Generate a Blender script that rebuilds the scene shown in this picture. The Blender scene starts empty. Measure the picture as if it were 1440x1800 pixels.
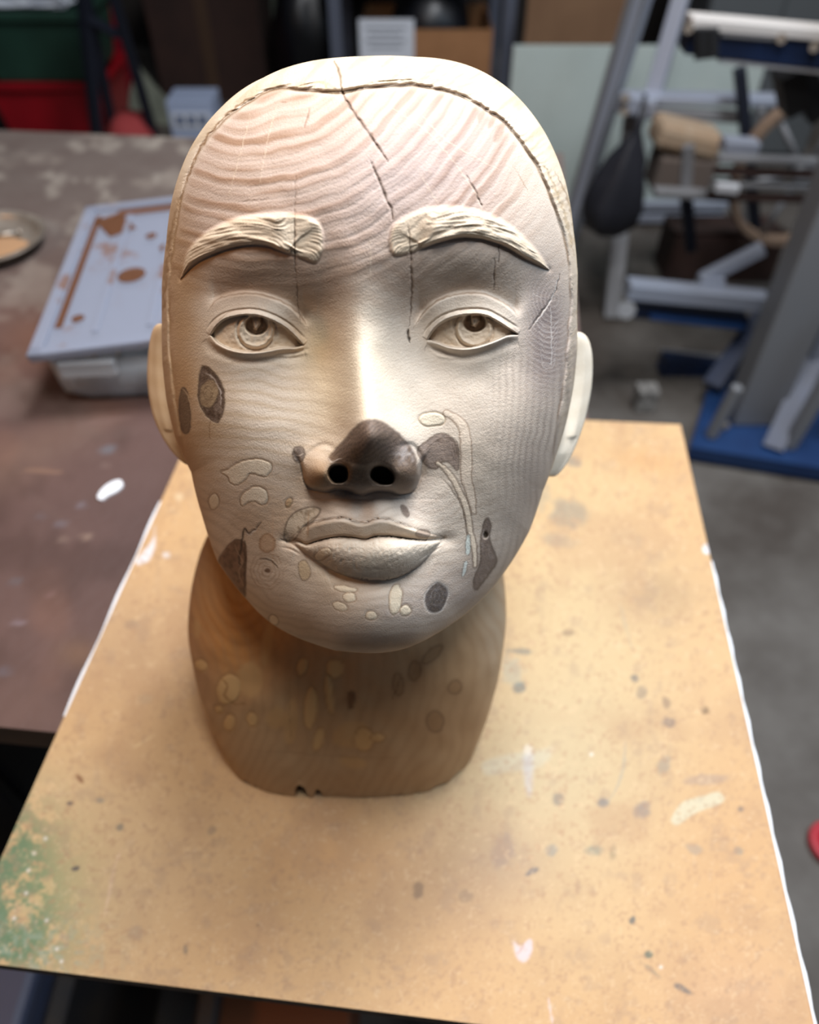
import bpy, bmesh, math, random
import numpy as np
from mathutils import Vector, Matrix
random.seed(7)
rng = np.random.default_rng(11)
R = math.radians
sc = bpy.context.scene
C = sc.collection

# ------------------------------------------------------------------ camera
FPX = 1331.0; PITCH = R(46.5); HC = 0.44
CAM = np.array([0, 0, HC])
FW = np.array([0, math.cos(PITCH), -math.sin(PITCH)])
RT = np.array([1.0, 0, 0]); UPV = np.array([0, math.sin(PITCH), math.cos(PITCH)])
cd = bpy.data.cameras.new('camera'); cam = bpy.data.objects.new('camera', cd); C.objects.link(cam)
cam.location = CAM; cam.rotation_euler = (math.pi/2 - PITCH, 0, 0)
cd.sensor_fit = 'HORIZONTAL'; cd.sensor_width = 36; cd.lens = FPX/1440*36
cd.clip_start = 0.02; cd.clip_end = 60
cd.dof.use_dof = True; cd.dof.focus_distance = 0.268; cd.dof.aperture_fstop = 8.4
sc.camera = cam
# ------------------------------------------------------------------ light
w = bpy.data.worlds.new('world'); sc.world = w; w.use_nodes = True
w.node_tree.nodes['Background'].inputs[0].default_value = (0.62, 0.72, 0.9, 1)
w.node_tree.nodes['Background'].inputs[1].default_value = 0.07
def area(name, loc, target, size, power, color, sy=None):
    l = bpy.data.lights.new(name, 'AREA'); l.energy = power; l.color = color
    l.size = size
    if sy: l.shape = 'RECTANGLE'; l.size_y = sy
    o = bpy.data.objects.new(name, l); C.objects.link(o); o.location = loc
    o.rotation_euler = (Vector(target)-Vector(loc)).to_track_quat('-Z', 'Y').to_euler()
    return o
area('overhead_lamp', (0.16, 0.70, 1.48), (0, 0.24, 0.1), 0.20, 18, (1.0, 0.985, 0.99), 0.45)
area('ceiling_lamp', (0.12, 0.0, 1.50), (0, 0.22, 0.2), 0.24, 13.8, (0.97, 0.985, 1.0), 0.5)
area('warm_lamp', (-1.1, 0.25, 0.75), (0, 0.26, 0.15), 0.3, 3.0, (1.0, 0.47, 0.14))
area('window_light', (1.7, 0.5, 1.3), (0, 0.3, 0.2), 0.9, 17, (0.58, 0.78, 1.0))
area('room_fill', (0.9, 1.2, 2.3), (0.9, 2.2, -.6), 0.9, 72, (0.94, 0.96, 1.0))  # unseen light added to brighten the room behind
vs = sc.view_settings; vs.view_transform = 'Standard'; vs.look = 'None'; vs.gamma = 1; vs.use_curve_mapping = False
vs.exposure = 0.0

# ------------------------------------------------------------------ chart helpers (turn a place seen in the photograph into a point)
def ray(x, y):
    x = np.asarray(x, float); y = np.asarray(y, float)
    return ((x-720)/FPX)[..., None]*RT - ((y-900)/FPX)[..., None]*UPV + FW
def at_depth(x, y, z): return CAM + ray(x, y)*z
def at_z(x, y, z=0.0):
    d = ray(x, y); return CAM + d*((z-HC)/d[..., 2])[..., None]
def at_y(x, y, Y):
    d = ray(x, y); return CAM + d*(Y/d[..., 1])[..., None]
def proj(p):
    q = p-CAM; z = q@FW
    return 720+FPX*(q@RT)/z, 900-FPX*(q@UPV)/z, z

# ------------------------------------------------------------------ object helpers
def link(name, me, mat=None, parent=None):
    o = bpy.data.objects.new(name, me); C.objects.link(o)
    if mat is not None: me.materials.append(mat)
    if parent is not None: o.parent = parent
    return o
def tag(o, label=None, cat=None, group=None, kind=None):
    if label: o['label'] = label
    if cat: o['category'] = cat
    if group: o['group'] = group
    if kind: o['kind'] = kind
    return o
def empty(name, loc, rz=0.0):
    o = bpy.data.objects.new(name, None); C.objects.link(o); o.location = loc; o.rotation_euler = (0, 0, rz)
    o.empty_display_size = 0.05; return o
def np_mesh(name, V, Fq, smooth=True):
    me = bpy.data.meshes.new(name)
    V = np.ascontiguousarray(V, np.float32); Fq = np.ascontiguousarray(Fq, np.int32)
    n, k = Fq.shape
    me.vertices.add(len(V)); me.vertices.foreach_set('co', V.ravel())
    me.loops.add(n*k); me.loops.foreach_set('vertex_index', Fq.ravel())
    me.polygons.add(n); me.polygons.foreach_set('loop_start', np.arange(0, n*k, k, dtype=np.int32))
    if smooth: me.polygons.foreach_set('use_smooth', np.ones(n, bool))
    me.update(calc_edges=True); return me
def set_color(me, col, name='Col'):
    a = me.color_attributes.new(name, 'FLOAT_COLOR', 'POINT')
    a.data.foreach_set('color', np.ascontiguousarray(np.c_[col, np.ones(len(col))], np.float32).ravel())

def lin(c): 
    c = np.asarray(c, float)/255.0
    return np.where(c <= 0.04045, c/12.92, ((c+0.055)/1.055)**2.4)

# ------------------------------------------------------------------ materials
def mat(name, rgb, rough=0.6, metal=0.0, noise=None, bump=None, spec=0.5, vcol=None, alpha=None, trans=None):
    """rgb is sRGB 0-255; noise=(scale, rgb2, contrast); bump=(scale,strength)"""
    m = bpy.data.materials.new(name); m.use_nodes = True
    nt = m.node_tree; N = nt.nodes; L = nt.links; b = N['Principled BSDF']
    b.inputs['Roughness'].default_value = rough; b.inputs['Metallic'].default_value = metal
    b.inputs['Specular IOR Level'].default_value = spec
    c = (*lin(rgb), 1); b.inputs['Base Color'].default_value = c
    src = None
    tc = N.new('ShaderNodeTexCoord')
    if vcol:
        a = N.new('ShaderNodeVertexColor'); a.layer_name = vcol; src = a.outputs['Color']
    if noise:
        t = N.new('ShaderNodeTexNoise'); t.inputs['Scale'].default_value = noise[0]; t.inputs['Detail'].default_value = 6
        t.inputs['Roughness'].default_value = 0.62
        L.new(tc.outputs['Object'], t.inputs['Vector'])
        r = N.new('ShaderNodeValToRGB'); k = noise[2]
        r.color_ramp.elements[0].position = 0.5-k; r.color_ramp.elements[1].position = 0.5+k
        L.new(t.outputs['Fac'], r.inputs['Fac'])
        mx = N.new('ShaderNodeMix'); mx.data_type = 'RGBA'
        L.new(r.outputs['Color'], mx.inputs[0])
        if src: L.new(src, mx.inputs[6])
        else: mx.inputs[6].default_value = c
        mx.inputs[7].default_value = (*lin(noise[1]), 1); src = mx.outputs[2]
    if src: L.new(src, b.inputs['Base Color'])
    if bump:
        t = N.new('ShaderNodeTexNoise'); t.inputs['Scale'].default_value = bump[0]; t.inputs['Detail'].default_value = 5
        L.new(tc.outputs['Object'], t.inputs['Vector'])
        bm_ = N.new('ShaderNodeBump'); bm_.inputs['Strength'].default_value = bump[1]; bm_.inputs['Distance'].default_value = 0.001
        L.new(t.outputs['Fac'], bm_.inputs['Height']); L.new(bm_.outputs['Normal'], b.inputs['Normal'])
    if trans: b.inputs['Transmission Weight'].default_value = trans
    if alpha is not None: b.inputs['Alpha'].default_value = alpha
    return m

# ================================================================== RASTER KIT (charts of relief in mm and of colour)
class Chart:
    def __init__(s, x0, y0, x1, y1):
        s.x0, s.y0, s.x1, s.y1 = x0, y0, x1, y1
        s.h = np.zeros((y1-y0, x1-x0)); s.X, s.Y = np.meshgrid(np.arange(x0, x1)+0.0, np.arange(y0, y1)+0.0)
        s.c = np.zeros((y1-y0, x1-x0, 3))
    def box(s, P, m):
        P = np.asarray(P, float)
        a = max(int(P[:, 0].min()-m)-s.x0, 0); b = min(int(P[:, 0].max()+m)+1-s.x0, s.h.shape[1])
        c = max(int(P[:, 1].min()-m)-s.y0, 0); d = min(int(P[:, 1].max()+m)+1-s.y0, s.h.shape[0])
        return slice(c, max(d, c+1)), slice(a, max(b, a+1))
    def noise(s, px, seed, ax=1.0, ang=0.0):
        return vnoise(s.X, s.Y, px, seed, ax, ang)
    def gauss(s, cx, cy, sx, sy, amp, rot=0.0):
        c, q = math.cos(R(rot)), math.sin(R(rot)); dx = s.X-cx; dy = s.Y-cy
        u = (dx*c+dy*q)/sx; v = (-dx*q+dy*c)/sy
        return amp*np.exp(-0.5*(u*u+v*v))
    def paint(s, sl, w, rgb):
        s.c[sl] += (lin(rgb)-s.c[sl])*np.clip(w, 0, 1)[..., None]
    def sample(s, px, py, arr):
        x = np.clip(px-s.x0, 0, arr.shape[1]-1.001); y = np.clip(py-s.y0, 0, arr.shape[0]-1.001)
        i = x.astype(int); j = y.astype(int); fx = x-i; fy = y-j
        if arr.ndim == 3: fx = fx[..., None]; fy = fy[..., None]
        return (arr[j, i]*(1-fx)+arr[j, i+1]*fx)*(1-fy)+(arr[j+1, i]*(1-fx)+arr[j+1, i+1]*fx)*fy
def vnoise(X, Y, px, seed, ax=1.0, ang=0.0):
    """smooth value noise in -1..1, cell px, stretched ax times along ang"""
    g = np.random.default_rng(seed).uniform(-1, 1, (256, 256))
    c, q = math.cos(R(ang)), math.sin(R(ang))
    u = (X*c+Y*q)/(px*ax); v = (-X*q+Y*c)/px
    i = np.floor(u).astype(int); j = np.floor(v).astype(int); fu = u-i; fv = v-j
    fu = fu*fu*(3-2*fu); fv = fv*fv*(3-2*fv)
    a = g[j % 256, i % 256]; b = g[j % 256, (i+1) % 256]; c_ = g[(j+1) % 256, i % 256]; d = g[(j+1) % 256, (i+1) % 256]
    return (a*(1-fu)+b*fu)*(1-fv)+(c_*(1-fu)+d*fu)*fv
def ss(x, a, b):
    t = np.clip((x-a)/(b-a), 0, 1); return t*t*(3-2*t)
def spline(P, n=8, closed=False):
    P = np.asarray(P, float); m = len(P); out = []
    rngi = range(m) if closed else range(m-1)
    for i in rngi:
        if closed: a, b, c, d = P[(i-1) % m], P[i], P[(i+1) % m], P[(i+2) % m]
        else: a, b, c, d = P[max(i-1, 0)], P[i], P[i+1], P[min(i+2, m-1)]
        for k in range(n):
            t = k/n
            out.append(0.5*((2*b)+(-a+c)*t+(2*a-5*b+4*c-d)*t*t+(-a+3*b-3*c+d)*t**3))
    if not closed: out.append(P[-1])
    return np.array(out)
def pdist(X, Y, P, closed=False):
    """distance to polyline, arclength parameter, signed side"""
    best = np.full(X.shape, 1e9); T = np.zeros(X.shape); S = np.zeros(X.shape); acc = 0
    Q = np.vstack([P, P[:1]]) if closed else P
    for a, b in zip(Q[:-1], Q[1:]):
        d = b-a; l2 = d@d
        if l2 < 1e-9: continue
        t = np.clip(((X-a[0])*d[0]+(Y-a[1])*d[1])/l2, 0, 1)
        ex = X-a[0]-t*d[0]; ey = Y-a[1]-t*d[1]; r = np.hypot(ex, ey)
        m = r < best; l = math.sqrt(l2)
        best = np.where(m, r, best); T = np.where(m, acc+t*l, T)
        S = np.where(m, np.sign(d[0]*ey-d[1]*ex), S); acc += l
    return best, T/max(acc, 1e-9), S
def inside(X, Y, P):
    r = np.zeros(X.shape, bool)
    for a, b in zip(P, np.roll(P, -1, 0)):
        if a[1] == b[1]: continue
        c = ((a[1] > Y) != (b[1] > Y)) & (X < (b[0]-a[0])*(Y-a[1])/(b[1]-a[1])+a[0]); r ^= c
    return r
def sdf(X, Y, P):   # positive inside
    d, _, _ = pdist(X, Y, P, True)
    return np.where(inside(X, Y, P), d, -d)

# ================================================================== THE HEAD: base form
T_ = R(33)
E0 = at_depth(641, 583, 0.26)
FA = np.array([math.sin(R(3))*math.cos(T_), -math.cos(R(3))*math.cos(T_), math.sin(T_)])
XA = np.cross(FA, [0, 0, 1]); XA /= np.linalg.norm(XA); XA = XA if XA[0] > 0 else -XA
UA = np.cross(XA, -FA); UA = UA if UA[2] > 0 else -UA
def to_world(L): return E0 + L[..., 0:1]*XA + L[..., 1:2]*FA + L[..., 2:3]*UA
CX = 3.0
mid = [(8, 0), (11, 14), (13, 30), (11, 48), (3, 66), (-12, 82), (-34, 96), (-62, 104.5), (-98, 108), (-135, 101), (-163, 80), (-178, 45), (-180, 5),
       (-170, -35), (-150, -65), (7, -50), (9, -62), (10, -71), (6, -86), (10, -99), (2, -114), (-14, -121), (-42, -113), (-75, -103), (-110, -92), (7, -20)]
rows = {30: [(20, 12), (40, 5), (60, -13), (74, -40), (81, -78), (80, -120), (60, -158), (30, -174)],
        50: [(20, 9), (40, 1), (58, -16), (71, -42), (78, -80), (76, -118), (56, -150)],
        75: [(22, -7), (42, -18), (57, -38), (67, -70), (66, -105), (48, -138)],
        95: [(22, -36), (40, -50), (48, -80), (40, -112)],
        12: [(20, 7), (38, 4), (56, -9), (71, -32), (80, -68)],
        0: [(14, 3), (25, -4), (38, -3), (52, -7), (65, -21), (77, -48), (83, -88), (82, -125), (62, -160), (32, -177)],
        -20: [(13, 4), (25, 3), (40, 2), (54, -5), (67, -25), (78, -56), (83, -92)],
        -40: [(18, 5), (36, 4), (53, -6), (66, -26), (76, -56), (79, -90), (72, -130), (45, -155)],
        -60: [(20, 5), (37, -1), (53, -14), (65, -36), (73, -65), (72, -95)],
        -80: [(20, 1), (36, -7), (50, -24), (61, -48), (66, -74), (60, -105)],
        -96: [(14, 8), (28, -3), (41, -20), (51, -44), (56, -70)],
        -110: [(12, 1), (24, -11), (35, -30), (42, -58)]}
ctl = [(CX, y, u) for y, u in mid]
for u, r_ in rows.items():
    for x, y in r_: ctl += [(CX+x, y, u), (CX-x, y, u)]
ctl = np.array(ctl, float)
CC = np.array([CX, -85.0, -5.0])
cd_ = ctl-CC; cr = np.linalg.norm(cd_, axis=1); cdir = cd_/cr[:, None]
K = np.linalg.norm(cdir[:, None]-cdir[None], axis=2)**3
Pm = np.c_[np.ones(len(ctl)), cdir]
A = np.block([[K+np.eye(len(ctl))*2e-3, Pm], [Pm.T, np.zeros((4, 4))]])
sol = np.linalg.solve(A, np.r_[cr, np.zeros(4)])
def base_radius(D):
    out = np.empty(len(D))
    for i in range(0, len(D), 60000):
        d = D[i:i+60000]
        g = np.maximum(2-2*(d@cdir.T), 0)**1.5
        out[i:i+60000] = g@sol[:-4]+sol[-4]+d@sol[-3:]
    return out
NF, NB, NL = HEAD_RES = (1040, 150, 760)
# longitude around the ear-to-ear axis: 0 = forward, +90 = up
front = np.linspace(R(-78), R(88), NF, endpoint=False); back = np.linspace(R(88), R(282), NB, endpoint=False)
phi = np.r_[front, back]; NP = len(phi)
lat = np.linspace(-1, 1, NL); lat = R(89.0)*(0.80*lat+0.20*lat**3)
PH, LA = np.meshgrid(phi, lat, indexing='ij')
D = np.stack([np.sin(LA), np.cos(LA)*np.cos(PH), np.cos(LA)*np.sin(PH)], -1).reshape(-1, 3)
L = CC+D*base_radius(D)[:, None]
# silhouette correction: stretch across the face axis as a function of the angle round it
SIL_A = np.arange(0, 360, 10.0)
SIL_K = np.array([1.093,1.083,1.085,1.070,1.068,1.055,1.038,1.017,0.996,0.989,0.988,0.984,0.998,1.020,1.038,1.051,1.084,1.102,1.122,1.131,1.126,1.097,1.134,1.180,1.171,1.180,1.192,1.120,1.088,1.070,1.062,1.067,1.047,1.054,1.072,1.087])
def sil_correct(L):
    dx = L[:, 0]-CX; du = L[:, 2]+10
    ang = np.degrees(np.arctan2(du, dx)) % 360
    k = np.interp(ang, SIL_A, SIL_K, period=360)
    wgt = ss(-L[:, 1], -15, 60)
    s_ = 1+(k-1)*wgt
    L = L.copy(); L[:, 0] = CX+dx*s_; L[:, 2] = du*s_-10; return L
L = sil_correct(L)
Wp = to_world(L/1000.0)

# ================================================================== THE HEAD: carving chart
ch = Chart(240, 80, 1060, 1170)
X, Y, H = ch.X, ch.Y, ch.h
# ---- brow ridge and forehead
H += ch.gauss(440, 455, 95, 26, 1.5) + ch.gauss(830, 448, 95, 26, 1.5)
# ---- eye sockets sink towards the nose
H += ch.gauss(555, 560, 26, 40, -3.8, 20) + ch.gauss(722, 562, 26, 40, -3.8, -20)
def eye(crease, upper, lower, iris, pupil, side):
    crease = spline(crease, 8); upper = spline(upper, 8); lower = spline(lower, 8)
    cx, cy = iris
    sl = ch.box(crease, 190); x, y = X[sl], Y[sl]; h = np.zeros(x.shape)
    # ball of the eye under the lids
    u = (x-cx)/96; v = (y-cy-4)/62; r2 = u*u+v*v
    h += 6.5*np.exp(-1.1*r2**1.25)
    # crease: the flesh above it falls back, the lid stands proud
    d, t, s = pdist(x, y, crease)
    above = (s < 0) if crease[-1, 0] > crease[0, 0] else (s > 0)
    ends = ss(t, 0, 0.16)*ss(1-t, 0, 0.12)
    fall = np.where(above, np.exp(-d/22.0), 1.0)
    within = np.interp(x, [crease[:, 0].min()-14, crease[:, 0].min()+10, crease[:, 0].max()-10, crease[:, 0].max()+14], [0, 1, 1, 0])
    h += np.where(above, -(1-np.exp(-d/1.6))*4.6*np.exp(-(d/30.0)**1.3), 0)*ends*within
    h += -1.5*np.exp(-(d/2.0)**2)*ends
    # opening
    opening = np.vstack([upper, lower[::-1]])
    q = sdf(x, y, opening)
    du, tu, su = pdist(x, y, upper); dl, tl, sl_ = pdist(x, y, lower)
    out = q < 0
    # lid edges
    eu = ss(tu, 0, .1)*ss(1-tu, 0, .1); el = ss(tl, 0, .12)*ss(1-tl, 0, .12)
    ab = out & (du < dl)
    h += np.where(ab, 1.5*np.exp(-(du/9.0)**2)*(0.4+0.6*eu), 0)
    h += np.where(ab, -0.9*np.exp(-((du-10.5)/1.6)**2), 0)*eu
    h += np.where(out & (dl < du), 1.5*np.exp(-((dl-3)/5.0)**2) - 0.9*np.exp(-((dl-15)/8.0)**2), 0)*(0.35+0.65*el)
    ins = ss(q, -1.2, 2.2)
    e = -2.6 + 1.4*np.exp(-(((x-cx)/45)**2+((y-cy)/30)**2))      # ball surface inside the lids
    e += -1.0*np.exp(-(np.maximum(du, 0)/7.0)**2)
    r = np.hypot(x-cx, (y-cy)*1.02)
    RI = 34.0
    e += -1.0*np.exp(-((r-RI)/2.4)**2) + 0.7*np.exp(-((r-RI+6)/3.0)**2) + 0.25*vnoise(x, y, 5, 66)
    e += np.where(r < RI-5, -1.15*(1-(r/(RI-5))**2), 0)
    px_, py_ = pupil
    rp = np.hypot((x-px_)/1.15, y-py_)
    e += -3.6*ss(rp, 18.5, 14.5)
    # the peg of light left standing inside the pupil
    peg = sdf(x, y, np.array([(px_-8, py_-16), (px_+7, py_-17), (px_+8, py_-3), (px_+1, py_+8), (px_-5, py_+6)], float))
    e += 3.9*ss(peg, -1.5, 1.5)
    h += np.where(ins > 0, ins*e, 0)
    H[sl] += h
    return opening, q, sl
EL = eye([(366, 545), (379, 529), (404, 519), (438, 515), (471, 521), (504, 534), (527, 554), (543, 578)],
         [(371, 589), (382, 572), (399, 560), (427, 554), (454, 555), (482, 565), (504, 578), (522, 595), (533, 607)],
         [(371, 589), (385, 604), (410, 615), (438, 619), (465, 617), (496, 611), (518, 611), (533, 607)], (450, 581), (451, 572), -1)
ER = eye([(727, 576), (745, 550), (768, 530), (803, 517), (844, 515), (873, 525), (897, 540), (916, 562)],
         [(752, 597), (765, 577), (786, 562), (815, 554), (850, 554), (873, 564), (895, 578), (911, 588)],
         [(752, 597), (770, 602), (790, 609), (815, 612), (840, 609), (868, 600), (892, 590), (911, 588)], (834, 578), (835, 567), 1)
# tear-duct folds and the furrow below the lids
for P, a_ in (([(498, 612), (520, 618), (545, 612)], -0.7), ([(480, 622), (510, 626), (548, 618)], 0.7), ([(760, 606), (785, 618), (800, 622)], -0.7), ([(752, 612), (775, 626), (810, 630)], 0.6)):
    P = spline(P, 8); sl = ch.box(P, 14); d, t, _ = pdist(X[sl], Y[sl], P); H[sl] += a_*np.exp(-(d/3.2)**2)*np.sin(np.pi*t)
# ---- eyebrows
def brow(up, lo, flip):
    up = spline(up, 6); lo = spline(lo, 6); P = np.vstack([up, lo[::-1]])
    sl = ch.box(P, 20); x, y = X[sl], Y[sl]; q = sdf(x, y, P)
    du, tu, _ = pdist(x, y, up); dl, tl, _ = pdist(x, y, lo)
    f = dl/(du+dl+1e-6)                                             # 0 at the lower edge, 1 at the upper
    inner = 1-ss(x, x.max()-108, x.max()-66) if not flip else ss(x, x.min()+66, x.min()+108)
    f = .5+(f-.5)*inner
    hh = ss(q, -3, 7)*(1.5+1.6*np.sin(np.pi*np.clip(f, 0, 1))**0.7+0.9*(1-f))
    hh *= 0.55+0.45*ss(np.minimum(tu, 1-tu), 0, .12)
    # strands: run along the brow and fan up at the inner end
    s_ = x-x.min()
    fq = f*np.clip(du+dl, 18, 60)*1.05; n1 = vnoise(s_+fq*1.2, fq+s_*.10*(-1 if flip else 1), 4.2, 5+flip, 15.0); n2 = vnoise(s_+fq, fq+s_*.03, 2.4, 9+flip, 14.0)
    st = (np.abs(n1)*1.5+np.abs(n2)*0.9-.7)*.75
    hh += st*ss(q, -1, 5)*0.95*inner
    inner = 1-ss(x, x.max()-108, x.max()-66) if not flip else ss(x, x.min()+66, x.min()+108)
    hh *= 0.42+0.58*inner
    H[sl] += hh - 0.9*np.exp(-(np.where(q < 0, dl, 99)/5.0)**2)*(.2+.8*inner)
    return q, sl, P
BL = brow([(318, 486), (327, 445), (352, 415), (382, 396), (415, 383), (454, 377), (496, 375), (538, 379), (562, 393), (569, 415)],
          [(318, 490), (335, 471), (357, 455), (393, 440), (427, 432), (465, 432), (499, 443), (532, 455), (556, 462), (569, 440)], 0)
BR = brow([(684, 425), (690, 399), (716, 379), (757, 365), (803, 363), (844, 371), (882, 386), (911, 406), (938, 433), (956, 455), (965, 473)],
          [(686, 440), (696, 450), (720, 446), (742, 437), (780, 424), (815, 418), (850, 421), (888, 434), (926, 456), (950, 468), (965, 474)], 40)
for sg, ed in ((1, [(528, 452), (545, 460), (560, 458), (569, 438), (570, 418), (564, 402)]), (-1, [(728, 444), (710, 449), (694, 448), (684, 432), (684, 416), (689, 402)])):
    ed = spline(ed, 6)
    for k in range(17):
        u_ = k/16; x0, y0 = ed[int(u_*(len(ed)-1))]; L1 = 40-12*u_
        P = spline([(x0, y0), (x0-sg*L1*(.30-.12*u_), y0-L1*(.42-.1*u_)), (x0-sg*L1*(.78+.1*u_), y0-L1*(.68-.25*u_))], 6)
        s2 = ch.box(P, 8); d, t, _ = pdist(X[s2], Y[s2], P); H[s2] += (0.5*np.exp(-(d/1.7)**2)-.16)*np.exp(-(d/4.0)**2)*np.sin(np.pi*np.clip(t, .02, .98))**.6
# ---- nose
ycol = Y
def smi(y_, xs_, ys_, sg=9.0):
    t_ = np.arange(300, 1100.0); v_ = np.interp(t_, xs_, ys_); k_ = np.exp(-.5*(np.arange(-30, 31)/sg)**2); k_ /= k_.sum()
    return np.interp(y_, t_, np.convolve(np.pad(v_, 30, 'edge'), k_, 'valid'))
prof = smi(ycol, [440, 520, 560, 600, 640, 680, 710, 740, 762, 785, 805, 825, 845, 860, 875], [0, 1.0, 2.6, 5.6, 9.4, 13.4, 17.2, 21.5, 23.0, 22.2, 19.6, 15.6, 11.0, 7.5, 5.0])
cxn = smi(ycol, [470, 560, 640, 700, 765, 830, 875], [628, 630, 636, 643, 653, 636, 634])
wn = smi(ycol, [470, 560, 620, 680, 740, 790, 830, 875], [34, 30, 31, 36, 46, 58, 62, 60])
un = np.abs(X-cxn)/wn
ridge = prof*np.exp(-0.9*un**2.1)
base_w = smi(ycol, [560, 640, 700, 780, 840, 880], [1.5, 3.0, 4.2, 4.0, 2.5, 1.0])*np.exp(-0.5*((X-cxn)/smi(ycol, [560, 700, 840], [45, 62, 80]))**2)
tip = ch.gauss(654, 768, 27, 22, 3.0)
alar = ch.gauss(560, 832, 19, 22, 7.0) + ch.gauss(715, 830, 20, 23, 7.2) + ch.gauss(585, 838, 20, 14, 2.4) + ch.gauss(690, 838, 20, 14, 2.4)
nose_h = ridge+base_w+tip+alar
bottom = spline([(500, 600), (505, 760), (528, 812), (535, 842), (545, 857), (570, 863), (592, 858), (612, 861), (636, 868), (658, 862), (682, 862), (706, 868), (727, 862), (738, 838), (742, 812), (768, 760), (770, 600), (700, 430), (580, 430)], 6, True)
slN = ch.box(bottom, 12); qn = sdf(X[slN], Y[slN], bottom)
cut = np.zeros(H.shape); cut[slN] = ss(qn, -4, 7)
low = ss(Y, 780, 840)
H += nose_h*(1-low+low*cut)
H += -1.2*low*np.exp(-((cut-0.25)/0.25)**2)*(cut > 0.001)
# wing creases
for P, a_ in (([(592, 790), (572, 782), (552, 790), (536, 812), (534, 840)], -0.8), ([(700, 786), (722, 782), (738, 798), (744, 820), (741, 842)], -1.3)):
    P = spline(P, 8); sl = ch.box(P, 16); d, t, _ = pdist(X[sl], Y[sl], P); H[sl] += a_*np.exp(-(d/5.0)**2)*np.sin(np.pi*t)**0.5
NOSL = spline([(578, 836), (582, 822), (596, 817), (610, 822), (612, 838), (604, 848), (588, 849)], 6, True)
NOSR = spline([(652, 838), (655, 823), (668, 818), (684, 824), (693, 838), (688, 850), (668, 851)], 6, True)
for P in (NOSL, NOSR):
    sl = ch.box(P, 14); q = sdf(X[sl], Y[sl], P); H[sl] += -15*ss(q, -2, 6)-1.0*ss(q, -9, 0)
# ---- philtrum and lips
H += ch.gauss(638, 890, 9, 18, -0.7) + ch.gauss(617, 893, 9, 18, 0.35) + ch.gauss(661, 893, 9, 18, 0.35)
UPL = spline([(514, 948), (525, 938), (539, 925), (568, 915), (600, 910), (616, 914), (632, 919), (648, 917), (664, 912), (682, 912), (704, 920), (734, 931), (761, 939), (782, 944)], 6)
MTH = spline([(508, 950), (523, 951), (540, 957), (562, 951), (592, 945), (621, 946), (642, 949), (662, 944), (688, 944), (720, 948), (749, 950), (782, 946)], 6)
LOL = spline([(518, 955), (540, 974), (565, 990), (597, 1007), (638, 1017), (679, 1018), (708, 1010), (738, 992), (762, 968), (780, 948)], 6)
sl = (slice(880-80, 1060-80), slice(480-240, 820-240)); x, y = X[sl], Y[sl]
PU = np.vstack([UPL, MTH[::-1]]); PL = np.vstack([MTH, LOL[::-1]])
qu = sdf(x, y, PU); ql = sdf(x, y, PL)
dU, tU, _ = pdist(x, y, UPL); dM, tM, sM = pdist(x, y, MTH); dLo, tLo, _ = pdist(x, y, LOL)
fx = ss(np.minimum(tM, 1-tM), 0, 0.28)
fu = dU/(dU+dM+1e-6); fl = dM/(dM+dLo+1e-6)
h = H[sl]
h += np.exp(-(((x-645)/120)**2+((y-960)/62)**2)*1.3)*3.0
h += np.where(qu > 0, fx*(4.6*ss(fu, -.25, .25)-3.6*fu**1.2), 0)+np.where((qu < 0) & (dU < dLo), 2.3*np.exp(-(dU/15.0)**1.5)*fx, 0)-0.9*np.exp(-((dU+1*(qu>0))/1.5)**2)*(fx*.7+.3)
h += np.where(ql > 0, fx*7.0*np.sin(np.pi*np.clip(fl*0.86+0.14, 0, 1))**0.75, 0)
outl = (ql < 0) & (qu < 0) & (dLo < dU)
h += np.where(outl, -4.2*np.exp(-(dLo/20.0)**1.6)*fx, 0)
h += np.where((ql < 0) & (qu < 0) & (dU < dLo), -0.6*np.exp(-(dU/10.0)**2)*fx, 0)
h += -2.6*np.exp(-(dM/3.0)**2)*(0.5+0.5*fx)
h += -0.55*np.abs(vnoise(x, y, 5, 77, 1.0)*vnoise(x, y, 7, 78))*(ql > 0)
H += ch.gauss(508, 950, 12, 9, -2.2)+ch.gauss(784, 948, 12, 8, -1.6)
H += ch.gauss(648, 1085, 60, 34, 2.2)
LIPLINES = 1
# ---- lip region strands at the corners
for P in ([(488, 950), (510, 955), (532, 970)], [(494, 962), (512, 966), (530, 976)], [(745, 975), (765, 962), (782, 950)], [(735, 985), (760, 970), (778, 960)]):
    P = spline(P, 6); s2 = ch.box(P, 8); d, t, _ = pdist(X[s2], Y[s2], P); H[s2] += -0.8*np.exp(-(d/1.8)**2)*np.sin(np.pi*t)
# ---- hairline: the face is recessed inside it, the cap stands proud and tooled
HAIR = spline([(598, 163), (560, 158), (520, 156), (480, 158), (430, 182), (385, 218), (348, 268), (326, 320), (310, 385), (300, 455), (296, 540), (300, 640), (318, 770),
               (330, 900), (380, 1040), (480, 1160), (660, 1230), (840, 1150), (950, 980), (972, 830), (982, 740), (994, 650), (1002, 560), (1003, 480), (990, 410), (968, 345), (945, 292), (910, 240),
               (868, 200), (820, 172), (760, 154), (700, 149), (640, 156)], 5, True)
qh = sdf(X, Y, HAIR)+1.8*vnoise(X, Y, 22, 30)+.4*vnoise(X, Y, 9, 33)
upper_w = ss(Y, 860, 740)
tool = vnoise(X, Y, 5, 21, 4, -35)*0.35+vnoise(X, Y, 3, 22, 3, -60)*0.2
H += (1.7*ss(-qh, -1.5, 5) - 0.9*np.exp(-((qh-3)/3.2)**2) + 0.9*np.exp(-((qh+8)/6)**2) + tool*ss(-qh, 2, 12)*1.5)*upper_w
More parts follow.
